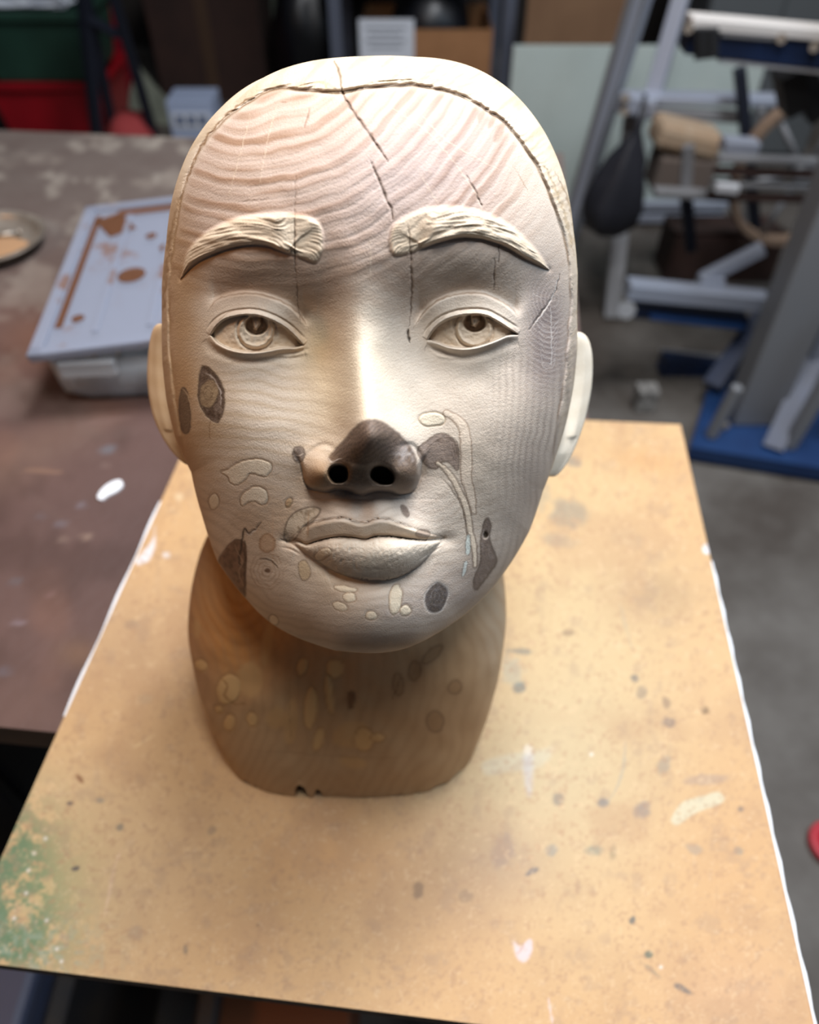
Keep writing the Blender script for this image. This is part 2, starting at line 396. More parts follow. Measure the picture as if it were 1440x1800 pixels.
H += (np.abs(vnoise(X, Y, 6, 31, 7, -12))*-1.3*np.exp(-(np.maximum(-qh-2, 0)/15)**2)*(qh < 0))*upper_w*ss(Y, 420, 150)
for P in ([(1000, 300), (985, 330), (1000, 380), (1012, 430)], [(970, 270), (990, 320), (1010, 390)]):
    P = spline(P, 6); s2 = ch.box(P, 12); d, t, _ = pdist(X[s2], Y[s2], P); H[s2] += -1.5*np.exp(-(d/3.5)**2)*np.sin(np.pi*t)

# ================================================================== THE HEAD: colours of the wood, with some shade painted in
CR, CREAM = (230, 217, 199), (235, 222, 192)
PINK, GREYP, TAN = (196, 158, 130), (150, 136, 132), (205, 176, 138)
ch.c[:] = lin(CR)
full = (slice(None), slice(None))
ch.paint(full, 0.5+0.5*vnoise(X, Y, 120, 1), (226, 211, 196))
ch.paint(full, 0.35*(0.5+0.5*vnoise(X, Y, 60, 2)), (212, 192, 172))
# growth rings over the forehead
dx = X-385; dy = Y+70
rr = np.hypot(dx, dy)+7*vnoise(X, Y, 70, 3)+2.5*vnoise(X, Y, 26, 4)+0.00038*(np.clip(640-X, 0, 400))**2
band = 0.5+0.5*np.sin(rr*2*np.pi/23.5+1.0*vnoise(X, Y, 90, 5)); band = band**0.8*(.66+.34*np.sin(rr*.097+1.3*vnoise(X, Y, 60, 51)))+.10*np.sin(rr*2*np.pi/9.1)
fore = ss(Y, 545, 440)*ss(qh, -4, 16)*(1-ss(X, 860, 960)*0.85)
pk = fore*(0.25+0.75*(0.5+0.5*vnoise(X, Y, 110, 6, 1.5)))
ch.paint(full, 0.75*fore, (212, 188, 174))
ch.paint(full, np.clip(1.75*pk*np.clip(band, 0, 1)**1.2*np.interp(X, [300, 640, 900], [1.0, 0.9, 0.7]), 0, 1), (184, 146, 120))
ch.paint(full, ch.gauss(740, 290, 150, 90, 0.45, -35)*fore, (190, 172, 176))
H += 0.26*fore*(band-0.5)
# pale arcs over the crown
ra = np.hypot((X-735)*0.8, (Y+10)); ba = 0.5+0.5*np.sin(ra*2*np.pi/9+0.8*vnoise(X, Y, 40, 8))
ch.paint(full, 0.30*ss(-qh, 0, 8)*upper_w*ss(Y, 260, 120)*ba*ss(X, 600, 760), (208, 186, 154))
ch.paint(full, 0.85*np.exp(-((qh-2.0)/2.0)**2)*upper_w*(0.35+0.65*ss(vnoise(X, Y, 30, 9), -.6, .6)), (150, 116, 78))
ch.paint(full, .7*ss(-qh, 0, 5)*upper_w, (224, 207, 182)); ch.paint(full, .45*ss(-qh, 0, 5)*upper_w*ss(vnoise(X, Y, 9, 35, 5, -40), .1, .8), (196, 170, 134))
ch.paint(full, 0.28*ss(-qh, 0, 8)*upper_w*ss(Y, 260, 120)*ba*ss(X, 600, 760), (196, 170, 136))
# sockets: pinkish-grey tone
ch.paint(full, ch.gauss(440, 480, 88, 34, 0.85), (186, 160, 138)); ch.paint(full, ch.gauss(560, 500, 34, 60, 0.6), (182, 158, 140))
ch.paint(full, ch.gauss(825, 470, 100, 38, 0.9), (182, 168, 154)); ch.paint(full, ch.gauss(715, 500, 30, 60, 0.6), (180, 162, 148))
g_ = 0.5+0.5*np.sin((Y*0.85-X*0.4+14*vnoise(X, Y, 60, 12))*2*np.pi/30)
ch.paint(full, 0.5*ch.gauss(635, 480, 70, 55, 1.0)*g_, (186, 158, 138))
# warm yellow wood round the bridge
ch.paint(full, ch.gauss(560, 610, 30, 40, 0.55), (222, 178, 108)); ch.paint(full, ch.gauss(585, 700, 40, 60, 0.4), (232, 205, 150))
ch.paint(full, ch.gauss(640, 650, 30, 60, 0.5), (232, 222, 196))
# cheek rings
rc = np.hypot((X-380)*0.55, (Y-980))+6*vnoise(X, Y, 50, 14); bc = 0.5+0.5*np.sin(rc*2*np.pi/19)
ch.paint(full, 0.6*ch.gauss(450, 740, 100, 100, 1.0)*bc**2, (200, 174, 142))
rc2 = np.hypot((X-640)*1.0, (Y-560)*0.36)+7*vnoise(X, Y, 80, 15, 1)+2*vnoise(X, Y, 20, 16); bc2 = 0.5+0.5*np.sin(rc2*2*np.pi/11.5)
rt_ = ss(X, 830, 930)*ss(Y, 560, 700)
ch.paint(full, 0.55*rt_*(0.5+0.5*vnoise(X, Y, 80, 17)), (186, 170, 158)); ch.paint(full, 0.7*rt_*bc2**1.5*(.55+.45*vnoise(X, Y, 40, 171)), (150, 132, 124))
# grey knot of the right temple with fine arcs
rk = np.hypot((X-972)*1.5, (Y-525))+4*vnoise(X, Y, 24, 18); bk = 0.5+0.5*np.sin(rk*2*np.pi/9.5)
kt = ch.gauss(962, 560, 30, 62, 1.0, -6)+ch.gauss(955, 650, 24, 50, 0.6)
ch.paint(full, 0.85*np.clip(kt, 0, 1), (126, 114, 118)); ch.paint(full, 0.38*np.clip(kt*1.3, 0, 1)*bk**2, (204, 192, 186))
# broad blotches of the lower face, those at the left edge painting its warm shade
for (cx, cy, sx, sy, a_, col) in [(360, 770, 40, 90, .6, (198, 160, 112)), (330, 620, 22, 120, .6, (200, 158, 104)), (560, 1070, 90, 45, .55, (190, 166, 142)), (760, 1075, 90, 50, .65, (150, 138, 138)),
                                  (860, 990, 60, 70, .6, (150, 136, 130)), (440, 940, 60, 60, .5, (206, 170, 134)), (600, 1000, 50, 30, .4, (214, 190, 150)), (700, 890, 80, 26, .35, (205, 188, 180)),
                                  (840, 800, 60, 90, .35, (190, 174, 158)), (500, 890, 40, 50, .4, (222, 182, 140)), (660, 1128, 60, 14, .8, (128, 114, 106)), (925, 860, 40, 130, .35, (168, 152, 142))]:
    ch.paint(full, ch.gauss(cx, cy, sx, sy, a_)*(0.75+0.5*vnoise(X, Y, 36, int(cx))), col)
ch.paint(full, ch.gauss(314, 690, 20, 190, .75), (206, 164, 116)); ch.paint(full, ch.gauss(300, 420, 14, 90, .5), (206, 168, 124))  # dim warm light on the head's left side painted into the colour
low_ = ss(Y, 800, 900)
rl = Y+0.0012*(X-640)**2+14*vnoise(X, Y, 70, 19)+4*vnoise(X, Y, 22, 20); bl = 0.5+0.5*np.sin(rl*2*np.pi/17)
ch.paint(full, 0.25*low_*(1-rt_)*bl**2.2, (168, 146, 128))
def shape(P, rgb, rim=None, rw=2.2, soft=1.6, hh=0.0, a=1.0, closed_spline=True, noise=None):
    P = spline(P, 6, True) if closed_spline else np.asarray(P, float)
    s_ = ch.box(P, 14); x, y = X[s_], Y[s_]; q = sdf(x, y, P)+0.8*vnoise(x, y, 6, 55)
    if rim is not None: ch.paint(s_, 0.85*np.exp(-((q+0.5)/rw)**2), rim)
    ch.paint(s_, a*ss(q, -soft, soft), rgb)
    if noise is not None: ch.paint(s_, a*ss(q, -soft, soft)*(vnoise(x, y, 4.5, 61, 1.6, 60)*.9+.1), noise)
    if hh: H[s_] += hh*ss(q, -1.5, 2.5)-0.25*np.exp(-((q+1)/1.6)**2)
    return s_, q
def oval(cx, cy, rx, ry, rot=0, n=14, j=0.06):
    r_ = np.random.default_rng(int(cx*7+cy)); a_ = np.linspace(0, 2*np.pi, n, endpoint=False); k = 1+r_.uniform(-j, j, n)
    x = rx*k*np.cos(a_); y = ry*k*np.sin(a_); c, s = math.cos(R(rot)), math.sin(R(rot))
    return np.c_[cx+x*c-y*s, cy+x*s+y*c]
def line(P, rgb, w=1.6, a=1.0, depth=0.0, rough=1.2, taper=True, n=8, seed=3):
    P = spline(P, n); s_ = ch.box(P, 12+w*2); x, y = X[s_], Y[s_]
    d, t, _ = pdist(x+rough*vnoise(x, y, 5, seed), y+rough*vnoise(x, y, 6, seed+1), P)
    k = (np.sin(np.pi*np.clip(t, 0.03, .97))**0.4 if taper else 1.0)
    k = k*(0.75+0.35*vnoise(x, y, 11, seed+9)); m = np.exp(-(d/(w*k+1e-3))**2)
    ch.paint(s_, a*m, rgb); 
    if depth: H[s_] += -depth*m*(0.55+0.45*vnoise(x, y, 9, seed+7))
DK = (62, 50, 46)
line(UPL, (112, 90, 74), 1.3, .8, taper=False, n=2); line(MTH, (84, 62, 48), 2.0, .85, n=2)  # mouth crease and lip-edge shade drawn as brown lines
sl = ch.box(LOL, 30); q_ = sdf(X[sl], Y[sl], PU); ch.paint(sl, ss(q_, 0, 4)*.5, (186, 164, 138)); q_ = sdf(X[sl], Y[sl], PL); ch.paint(sl, ss(q_, 0, 4)*.5, (222, 208, 188))  # upper lip's downward-facing shade painted in, lower lip paler
# nose tip: dark heartwood
s_, q = shape([(577, 806), (590, 788), (608, 768), (626, 748), (646, 737), (668, 739), (690, 752), (710, 770), (726, 790), (733, 815), (728, 836), (700, 828), (668, 812), (640, 818), (610, 812), (590, 812)], (92, 76, 72), soft=3.5, a=.95)
x, y = X[s_], Y[s_]
ch.paint(s_, ss(q, 0, 5)*(0.5+0.5*np.sin((y*0.8+x*0.55+5*vnoise(x, y, 18, 70))*2*np.pi/8))*0.38, (160, 138, 126))
ch.paint(s_, ss(q, 0, 5)*ss(vnoise(x, y, 24, 71), .0, .7)*0.6, (60, 48, 44))
ch.paint(full, np.clip(ch.gauss(634, 838, 62, 13, 1.1), 0, .85)*ss(878-np.abs(X-634)*.05-Y, 0, 12), (96, 74, 62)); ch.paint(full, ch.gauss(634, 830, 56, 18, 0.95)*(0.8+0.4*vnoise(X, Y, 16, 72)), (70, 54, 48))  # dark wood under the tip, deepened with painted shade
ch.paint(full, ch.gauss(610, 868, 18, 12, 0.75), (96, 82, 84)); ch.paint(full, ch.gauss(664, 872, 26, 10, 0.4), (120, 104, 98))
ch.paint(full, ch.gauss(716, 842, 18, 16, 0.75), (116, 92, 76)); ch.paint(full, ch.gauss(560, 836, 24, 24, 0.75), (186, 146, 104))
ch.paint(full, ch.gauss(712, 798, 13, 12, 0.7)*(0.6+0.8*vnoise(X, Y, 6, 73)), (196, 188, 184))
line([(577, 806), (584, 812), (600, 806)], (225, 215, 205), 1.6, .8)
line([(576, 802), (592, 783), (612, 760)], (222, 200, 170), 1.4, .7)
for P in (NOSL, NOSR):
    q = sdf(X[slN], Y[slN], P); ch.paint(slN, ss(q, -2, 3), (38, 24, 18))  # nostril pits painted near black for their shade
# eyes: a little deeper tone inside
for op, q, sl_ in (EL, ER): ch.paint(sl_, ss(q, -1, 4)*0.5, (236, 212, 180))
for px_, py_ in ((451, 572), (835, 567)):
    m = np.hypot((X-px_)/1.15, Y-py_); ch.paint(full, ss(m, 18, 14)*0.55, (176, 128, 84))  # shade in the pupil pit painted brown
    ch.paint(full, ss(m, 10, 6)*ch.gauss(px_, py_-6, 7, 8, .9), (232, 218, 196))
for P in ([(368, 545), (379, 529), (404, 519), (438, 515), (471, 521), (504, 534), (527, 554), (543, 578)], [(727, 576), (745, 550), (768, 530), (803, 517), (844, 515), (873, 525), (897, 540), (914, 560)]):
    line(P, (150, 116, 88), 1.7, .7)  # lid crease shade painted as a brown line
for P in ([(378, 570), (400, 550), (427, 543), (456, 544), (486, 554), (510, 570), (528, 590)], [(760, 572), (786, 552), (815, 543), (850, 543), (876, 554), (898, 570), (908, 580)]):
    line(P, (146, 112, 84), 1.2, .6)  # shaded groove above the lid edge, painted too
# brows: shadowless tone of their own, slightly creamier
for q, sl_, P in (BL, BR): ch.paint(sl_, ss(q, -1, 5)*0.7, (228, 210, 182))
# left cheek knot
shape([(357, 645), (375, 656), (390, 679), (393, 703), (391, 724), (382, 742), (368, 734), (358, 721), (350, 700), (351, 670)], (98, 76, 68), (70, 54, 48), 2.0, noise=(150, 132, 122), hh=-.4)
shape(oval(367, 692, 16, 24, 8), (176, 152, 120), (110, 92, 78), 2.5, noise=(150, 124, 96))
for r_ in (5, 10): line(oval(366, 691, r_*.8, r_*1.15), (128, 104, 82), 1.0, .7, taper=False)
line([(362, 656), (378, 668), (388, 690), (388, 712)], (214, 204, 194), 1.3, .9)
line([(371, 738), (368, 752), (369, 772)], (150, 108, 70), 1.2, .7, .3)
shape(oval(325, 722, 9, 40, -3), (120, 98, 78), (96, 78, 64), 2.0, a=.85, noise=(150, 124, 98)); line([(321, 684), (332, 700), (336, 726)], (224, 196, 160), 1.2, .8)
# small grey knots
shape(oval(525, 798, 10, 13), (128, 116, 110), (96, 82, 74), 1.6, noise=(190, 178, 166)); line([(518, 799), (527, 801), (533, 796)], (226, 214, 200), 1.1, .9)
shape(oval(767, 1051, 19, 26, 18), (96, 92, 94), (206, 198, 190), 2.2, noise=(122, 118, 120), hh=-.25)
for r_ in (5, 11): line(oval(768, 1050, r_, r_*1.3, 18), (146, 142, 142), 1.0, .7, taper=False)
shape(oval(712, 898, 5, 11, -28), (146, 128, 118), (110, 94, 84), 1.2)
shape(oval(744, 938, 12, 7, 0), (168, 150, 136), (112, 98, 88), 1.3)
# filler patches of the left cheek and the chin
FIL = (238, 222, 198); RIM = (130, 98, 68)
shape([(389, 831), (400, 827), (419, 814), (439, 809), (458, 808), (475, 815), (476, 828), (467, 837), (455, 835), (440, 832), (430, 844), (414, 852), (404, 847), (401, 838)], FIL, RIM, 1.5, hh=.12)
shape([(424, 874), (439, 860), (453, 856), (467, 863), (470, 881), (460, 887), (448, 881), (436, 883), (426, 889)], FIL, RIM, 1.5, hh=.12)
for o_ in ((376, 882, 8, 13, 0), (695, 1053, 11, 26, 5), (713, 1073, 9, 9, 0), (614, 1050, 11, 8, 0), (598, 1066, 13, 7, 18), (653, 1082, 10, 7, 0), (568, 974, 16, 8, -30), (508, 884, 5, 8, 20), (481, 1090, 7, 9, -40), (607, 1035, 20, 5, 8)):
    shape(oval(*o_), (236, 220, 194) if o_[2] != 5 else (214, 180, 140), (140, 110, 84), 1.3, hh=.08)
shape([(526, 990), (536, 986), (545, 1000), (543, 1014), (533, 1020), (527, 1008)], (214, 190, 156), (120, 96, 78), 1.2)
# leaf beside the mouth
shape([(501, 944), (506, 918), (522, 900), (545, 893), (561, 896), (556, 908), (540, 922), (524, 938), (512, 950)], (220, 202, 178), (96, 82, 72), 2.4, noise=(170, 148, 122))
line([(524, 938), (538, 922), (556, 908)], DK, 1.3, .9, .5)
line([(494, 948), (510, 952), (526, 953), (538, 958)], (70, 52, 40), 3.0, .85, .6)
# cracked bark pocket at the left jaw
shape([(409, 953), (424, 951), (432, 965), (431, 1000), (429, 1050), (412, 1038), (394, 1012), (386, 984)], (158, 116, 88), (110, 78, 60), 2.0, noise=(120, 90, 70), a=.9)
line([(460, 918), (448, 931), (436, 936), (430, 929), (427, 940), (424, 962), (420, 985), (428, 1000)], DK, 2.6, .95, .8)
line([(452, 928), (440, 940), (433, 936)], (216, 204, 192), 1.2, .9)
line([(430, 950), (431, 1000), (429, 1048)], (84, 62, 50), 2.0, .85, .5)
line([(412, 958), (418, 972), (426, 988), (420, 1006), (428, 1030)], (206, 176, 148), 1.5, .7)
# rings of the little knots by the mouth
for r_ in (8, 15, 22, 28): line(oval(469, 1004, r_, r_*1.15), (182, 148, 118), 1.4, .55, taper=False)
shape(oval(470, 1003, 5, 4), (136, 104, 84), None); shape(oval(470, 955, 13, 15), (204, 160, 120), (178, 138, 104), 2, a=.5)
line([(456, 982), (474, 984), (490, 999)], (90, 70, 58), 1.6, .9, .4); line([(460, 979), (478, 983), (492, 997)], (232, 220, 200), 1.0, .9)
# right cheek: dark leaf, pale veins
shape([(735, 792), (750, 776), (770, 764), (788, 766), (802, 782), (806, 806), (803, 826), (790, 812), (776, 812), (765, 824), (748, 816)], (142, 124, 116), (98, 80, 72), 2.0, a=.85, noise=(176, 158, 146))
for k in range(4): line([(748+k*4, 790-k*3), (768+k*3, 776-k*2), (790+k*4, 784-k*3), (798+k*3, 810)], (104, 86, 80), 1.0, .75)
def ribbon(P, w, rgb, rim):
    P = spline(P, 8); s_ = ch.box(P, w+8); x, y = X[s_], Y[s_]; d, t, _ = pdist(x, y, P)
    q = w*np.sin(np.pi*np.clip(t, .06, .97))**.35-d+1.0*vnoise(x, y, 8, 91)
    ch.paint(s_, .8*np.exp(-((q+.4)/1.7)**2), rim); ch.paint(s_, ss(q, -1, 1.5), rgb); H[s_] += .12*ss(q, -1, 2.0)
ribbon([(785, 726), (805, 738), (816, 758), (820, 800), (820, 840), (828, 870), (833, 900)], 9, (228, 210, 190), (150, 122, 100))
shape(oval(760, 737, 22, 12, -3), (236, 222, 198), (176, 150, 118), 1.6, hh=.2)
ribbon([(770, 814), (784, 826), (796, 842), (812, 872), (822, 900), (827, 935), (834, 965), (835, 995)], 5, (228, 210, 188), (104, 82, 68))
line([(776, 838), (795, 862), (814, 896), (819, 930), (823, 950)], (96, 76, 64), 1.5, .8, .3)
shape(oval(823, 958, 4, 18, 2), (206, 214, 206), (120, 108, 100), 1.2); shape(oval(817, 1000, 3, 14, 12), (202, 208, 202), (130, 118, 110), 1.0)
shape([(846, 950), (852, 920), (858, 912), (862, 925), (860, 950), (872, 985), (858, 1010), (838, 1035), (834, 1020), (846, 985)], (122, 106, 100), (84, 70, 64), 2.0, a=.85, noise=(160, 146, 138))
shape(oval(854, 940, 4, 6), (18, 12, 10), (190, 176, 164), 2.0, hh=-1.5)
# temple crack and veins
line([(984, 482), (978, 510), (962, 538), (945, 560), (931, 580)], (90, 76, 72), 2.2, .8, .9); line([(982, 486), (974, 516), (958, 546), (938, 572)], (212, 206, 200), 1.6, .85)
line([(968, 540), (970, 600), (969, 640)], (216, 210, 204), 1.3, .8); line([(938, 516), (952, 524)], (210, 200, 194), 1.0, .7)
for k in range(9): line([(944+k, 562+k*9), (957, 574+k*9), (972, 574+k*9), (984-k, 560+k*9)], (206, 198, 192), 1.0, .6)
line([(322, 330), (306, 385), (297, 440), (290, 500), (287, 548)], (170, 130, 86), 4.5, .6, .6, rough=3.5); line([(470, 158), (430, 178), (386, 214), (350, 264), (328, 318)], (150, 108, 64), 2.6, .8, .5, rough=2.0)
line([(958, 292), (984, 350), (1000, 405), (1010, 450)], (186, 160, 122), 4.0, .6, .8, rough=3.0); line([(975, 300), (998, 350), (1012, 420)], (150, 118, 80), 2.2, .6, .8, rough=2.0)
line([(1010, 480), (1008, 560), (1000, 650), (990, 740)], (196, 184, 166), 3.5, .5, .6, rough=4.0)
for k in range(10):
    line([(500+k*10, 160-k*.4), (530+k*6, 150-k*1.5), (572, 150+k*1.6-6), (594, 160+k)], (206, 182, 148), 1.3, .6, .35, seed=20+k)
    line([(608, 162+k*.6), (640+k*3, 147-k*.3), (690+k*8, 143-k*.5), (740+k*9, 148-k)], (210, 190, 158), 1.2, .5, .3, seed=40+k)
# checks (long drying cracks)
line([(588, 108), (596, 128), (600, 150), (604, 166)], (120, 88, 58), 3.0, .85, 1.0)
line([(600, 160), (618, 192), (636, 216), (650, 236), (664, 258), (674, 272), (683, 284)], (138, 104, 84), 3.4, .85, 1.1)
line([(604, 168), (628, 206), (652, 240), (682, 284)], (66, 48, 42), 1.3, .9, .6)
line([(652, 283), (662, 306), (672, 328), (680, 352), (688, 366), (690, 386)], (96, 72, 62), 2.4, .9, 1.0)
line([(820, 308), (834, 332), (848, 363)], (92, 72, 66), 1.8, .9, .8)
line([(718, 398), (722, 440), (724, 500), (722, 556), (719, 575)], (112, 88, 74), 1.9, .85, .8); line([(718, 578), (718, 590), (721, 603)], (24, 16, 12), 2.4, 1, 1.6)
line([(520, 310), (519, 350), (518, 400), (518, 450), (522, 500), (524, 540), (529, 568)], (126, 94, 74), 1.3, .75, .5)
line([(519, 395), (518, 425), (519, 462)], (84, 60, 48), 1.7, .85, .6)
line([(878, 433), (877, 462)], (84, 66, 60), 1.5, .85, .6); line([(870, 452), (869, 510)], (88, 70, 62), 1.5, .85, .6)
line([(545, 190), (541, 206), (536, 224)], (150, 108, 80), 1.8, .7, .4); line([(495, 180), (505, 181)], (150, 108, 80), 1.6, .6)
line([(418, 356), (445, 352), (480, 350)], (140, 100, 76), 1.1, .7, .4); line([(900, 290), (915, 312), (930, 340)], (170, 140, 110), 1.0, .6, .3)
for o_ in ((846, 203, 5, 12, 25), (866, 212, 5, 15, 25), (878, 232, 7, 20, 25)): shape(oval(*o_), (176, 146, 126), None, a=.6, soft=3)
for P in ([(440, 200), (425, 260), (400, 350)], [(488, 180), (470, 250), (455, 330)], [(690, 190), (760, 240), (830, 330), (850, 380)], [(740, 200), (790, 250), (880, 300)], [(650, 420), (652, 460), (650, 500)], [(735, 300), (765, 350), (775, 360)]):
    line(P, (232, 212, 188), 1.1, .6, -.15)
# fine tool marks everywhere
H += 0.030*vnoise(X, Y, 3.2, 41, 3.0, -20)+0.028*vnoise(X, Y, 2.2, 42, 1.6, 30)+0.22*vnoise(X, Y, 30, 43)
ch.paint(full, 0.10*ss(vnoise(X, Y, 2.2, 44, 3, -15), .0, .9), (180, 150, 122))

# ================================================================== apply the chart to the head
px, py, pz = proj(Wp)
Pg = Wp.reshape(NP, NL, 3)
du_ = np.roll(Pg, -1, 0)-np.roll(Pg, 1, 0); dv_ = np.empty_like(Pg); dv_[:, 1:-1] = Pg[:, 2:]-Pg[:, :-2]; dv_[:, 0] = dv_[:, 1]; dv_[:, -1] = dv_[:, -2]
Nn = np.cross(dv_, du_); Nn /= np.linalg.norm(Nn, axis=2, keepdims=True)+1e-12
Nn = Nn.reshape(-1, 3); cen = to_world(CC[None]/1000.0)[0]
if np.mean(np.sum(Nn*(Wp-cen), 1)) < 0: Nn = -Nn
V_ = CAM-Wp; V_ /= np.linalg.norm(V_, axis=1)[:, None]
ndv = np.sum(Nn*V_, 1)
wf = ss(ndv, 0.02, 0.30)
_l = ch.c.mean(2, keepdims=True); ch.c *= np.clip((_l/0.60), 0.05, 1)**0.38
ch.c *= .90
h_ = ch.sample(px, py, ch.h)
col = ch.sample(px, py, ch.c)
Wd = Wp+V_*(h_*wf/1000.0)[:, None]
# wood of the unseen back: same cream with bands through the block
bandb = 0.5+0.5*np.sin((L[:, 1]*0.6+L[:, 2]*0.8+6*np.sin(L[:, 0]*0.05))*2*np.pi/9)
backc = lin((222, 202, 168))[None]+(lin((200, 172, 134))-lin((222, 202, 168)))[None]*(0.6*bandb**2)[:, None]
wc = ss(ndv, -0.02, 0.12)[:, None]
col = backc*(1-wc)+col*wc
qhv = ch.sample(px, py, qh)
grid_id = np.arange(NP*NL).reshape(NP, NL)
a_ = grid_id; b_ = np.roll(grid_id, -1, 0)
quads = np.stack([a_[:, :-1], a_[:, 1:], b_[:, 1:], b_[:, :-1]], -1).reshape(-1, 4)
nf0 = np.cross(Wd[quads[:, 1]]-Wd[quads[:, 0]], Wd[quads[:, 2]]-Wd[quads[:, 0]])
if np.mean(np.sum(nf0*(Wd[quads[:, 0]]-cen), 1)) < 0: quads = quads[:, ::-1]; nf0 = -nf0
# vertex normals of the whole carving (so the parts share them)
VN = np.zeros_like(Wd)
for k in range(4):
    for c_ in range(3): VN[:, c_] += np.bincount(quads[:, k], nf0[:, c_], len(Wd))
VN /= np.linalg.norm(VN, axis=1)[:, None]+1e-20
fc = quads[:, 0]
front_f = ndv[fc] > 0.0
hair_f = np.where(front_f, (qhv[fc] < 0) & (py[fc] < 830), (L[fc, 2] > -70) & (L[fc, 1] < -40) & ~((L[fc, 1] > -95) & (L[fc, 2] < -20)))
def in_brow(B):
    q, s_, P = B; arr = np.full(ch.h.shape, -99.0); arr[s_] = q
    return front_f & (ch.sample(px[fc], py[fc], arr) > -1.0)
def in_eye(Eo):
    op, q, s_ = Eo; arr = np.full(ch.h.shape, -99.0); arr[s_] = q
    return front_f & (ch.sample(px[fc], py[fc], arr) > 0.5)
bl_f, br_f, el_f, er_f = in_brow(BL), in_brow(BR), in_eye(EL), in_eye(ER)

M_wood = mat('carved_wood', (220, 200, 170), 0.62, vcol='Col', noise=(900, (186, 156, 124), 0.28), bump=(1600, 0.25), spec=0.28)
[n for n in M_wood.node_tree.nodes if n.type == 'MIX'][0].inputs[0].default_value = 0.0
_nt = M_wood.node_tree
_mx = [n for n in _nt.nodes if n.type == 'MIX'][0]; _rp = [n for n in _nt.nodes if n.type == 'VALTORGB'][0]
_rp.color_ramp.elements[1].color = (0.22, 0.22, 0.22, 1)

BASE0 = np.array([-0.033, 0.262, 0.0])
bust = empty('carved_wooden_bust', BASE0)
tag(bust, 'pale carved wooden bust with a dark nose tip standing on the board', 'sculpture')
def part_mesh(name, fsel, parent=bust):
    q = quads[fsel]; used = np.unique(q); remap = np.zeros(len(Wd), np.int64); remap[used] = np.arange(len(used))
    me = np_mesh(name, Wd[used]-BASE0, remap[q]); set_color(me, col[used])
    me.normals_split_custom_set_from_vertices(VN[used].astype(np.float32))
    return link(name, me, M_wood, parent)
rest = ~(hair_f | bl_f | br_f | el_f | er_f)
part_mesh('head', rest)
part_mesh('hair_cap', hair_f & ~(bl_f | br_f))
part_mesh('eyebrow', bl_f); part_mesh('eyebrow', br_f)
part_mesh('eye', el_f); part_mesh('eye', er_f)
print('HEAD', len(Wd), len(quads))

# ================================================================== neck and shoulders block
nc = Chart(270, 960, 940, 1440)
X, Y, H = nc.X, nc.Y, nc.h; ch_head = ch; ch = nc; full = (slice(None), slice(None))
nc.c[:] = lin((206, 178, 140))
nc.paint(full, 0.5+0.5*vnoise(X, Y, 90, 101), (192, 160, 122))
nc.paint(full, nc.gauss(400, 1120, 75, 75, 0.95), (206, 146, 74))
ra = np.hypot((X-425)*1.25, (Y-1010)*0.75)+5*vnoise(X, Y, 50, 102); nc.paint(full, 0.5*nc.gauss(400, 1090, 60, 60, 1.0)*(0.5+0.5*np.sin(ra*2*np.pi/17))**2, (164, 102, 46))
nc.paint(full, nc.gauss(330, 1230, 30, 70, 0.7), (176, 148, 128)); nc.paint(full, nc.gauss(880, 1100, 30, 90, 0.75), (196, 190, 176))
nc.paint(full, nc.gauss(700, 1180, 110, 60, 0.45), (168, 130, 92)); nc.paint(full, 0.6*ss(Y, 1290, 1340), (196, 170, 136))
rb = X+0.002*(Y-1200)**2+14*vnoise(X, Y, 60, 103)+3*vnoise(X, Y, 15, 104); nc.paint(full, 0.3*(0.5+0.5*np.sin(rb*2*np.pi/23))**2, (166, 132, 96))
for (x_, y_, rx, ry, ro, k) in [(353, 1170, 11, 9, 30, 0), (402, 1212, 20, 26, 10, 0), (440, 1195, 24, 30, 0, 1), (385, 1248, 7, 7, 0, 0), (403, 1272, 10, 14, 10, 0), (443, 1266, 9, 12, -20, 0), (532, 1172, 9, 15, 15, 0),
        (589, 1176, 15, 16, 0, 0), (579, 1220, 7, 34, -6, 0), (546, 1245, 11, 36, 4, 0), (512, 1270, 12, 40, 6, 1), (487, 1262, 18, 20, 20, 1), (560, 1300, 8, 20, 14, 0), (618, 1292, 32, 24, -10, 1), (640, 1300, 16, 20, 0, 0),
        (664, 1296, 11, 7, 10, 0), (622, 1340, 24, 10, 10, 1), (700, 1204, 8, 18, -6, 2), (729, 1180, 9, 16, 8, 2), (765, 1268, 13, 17, 0, 2), (800, 1208, 10, 11, 30, 2), (760, 1150, 20, 7, -40, 2), (617, 1230, 6, 14, 5, 3), (470, 1130, 9, 40, 8, 1), (345, 1105, 6, 16, 0, 1)]:
    P = oval(x_, y_, rx, ry, ro)
    if k == 0: shape(P, (226, 190, 134), (168, 128, 84), 2.5, soft=4, hh=.15)
    elif k == 1: shape(P, (214, 178, 124), None, soft=5, a=.7)
    elif k == 2: shape(P, (172, 138, 100), (116, 86, 60), 3, soft=4)
    else: shape(P, (120, 88, 58), (84, 60, 40), 2.0)
line([(388, 1190), (400, 1204), (396, 1222), (412, 1238), (432, 1238)], (150, 100, 44), 2.2, .8, .3)
line([(690, 1230), (700, 1204), (706, 1186)], (110, 80, 54), 1.6, .8); line([(510, 1190), (508, 1230), (512, 1300)], (150, 116, 78), 1.6, .6)
line([(440, 1318), (520, 1324), (640, 1332), (720, 1330)], (160, 130, 96), 1.6, .5)
H += 0.5*vnoise(X, Y, 30, 105)
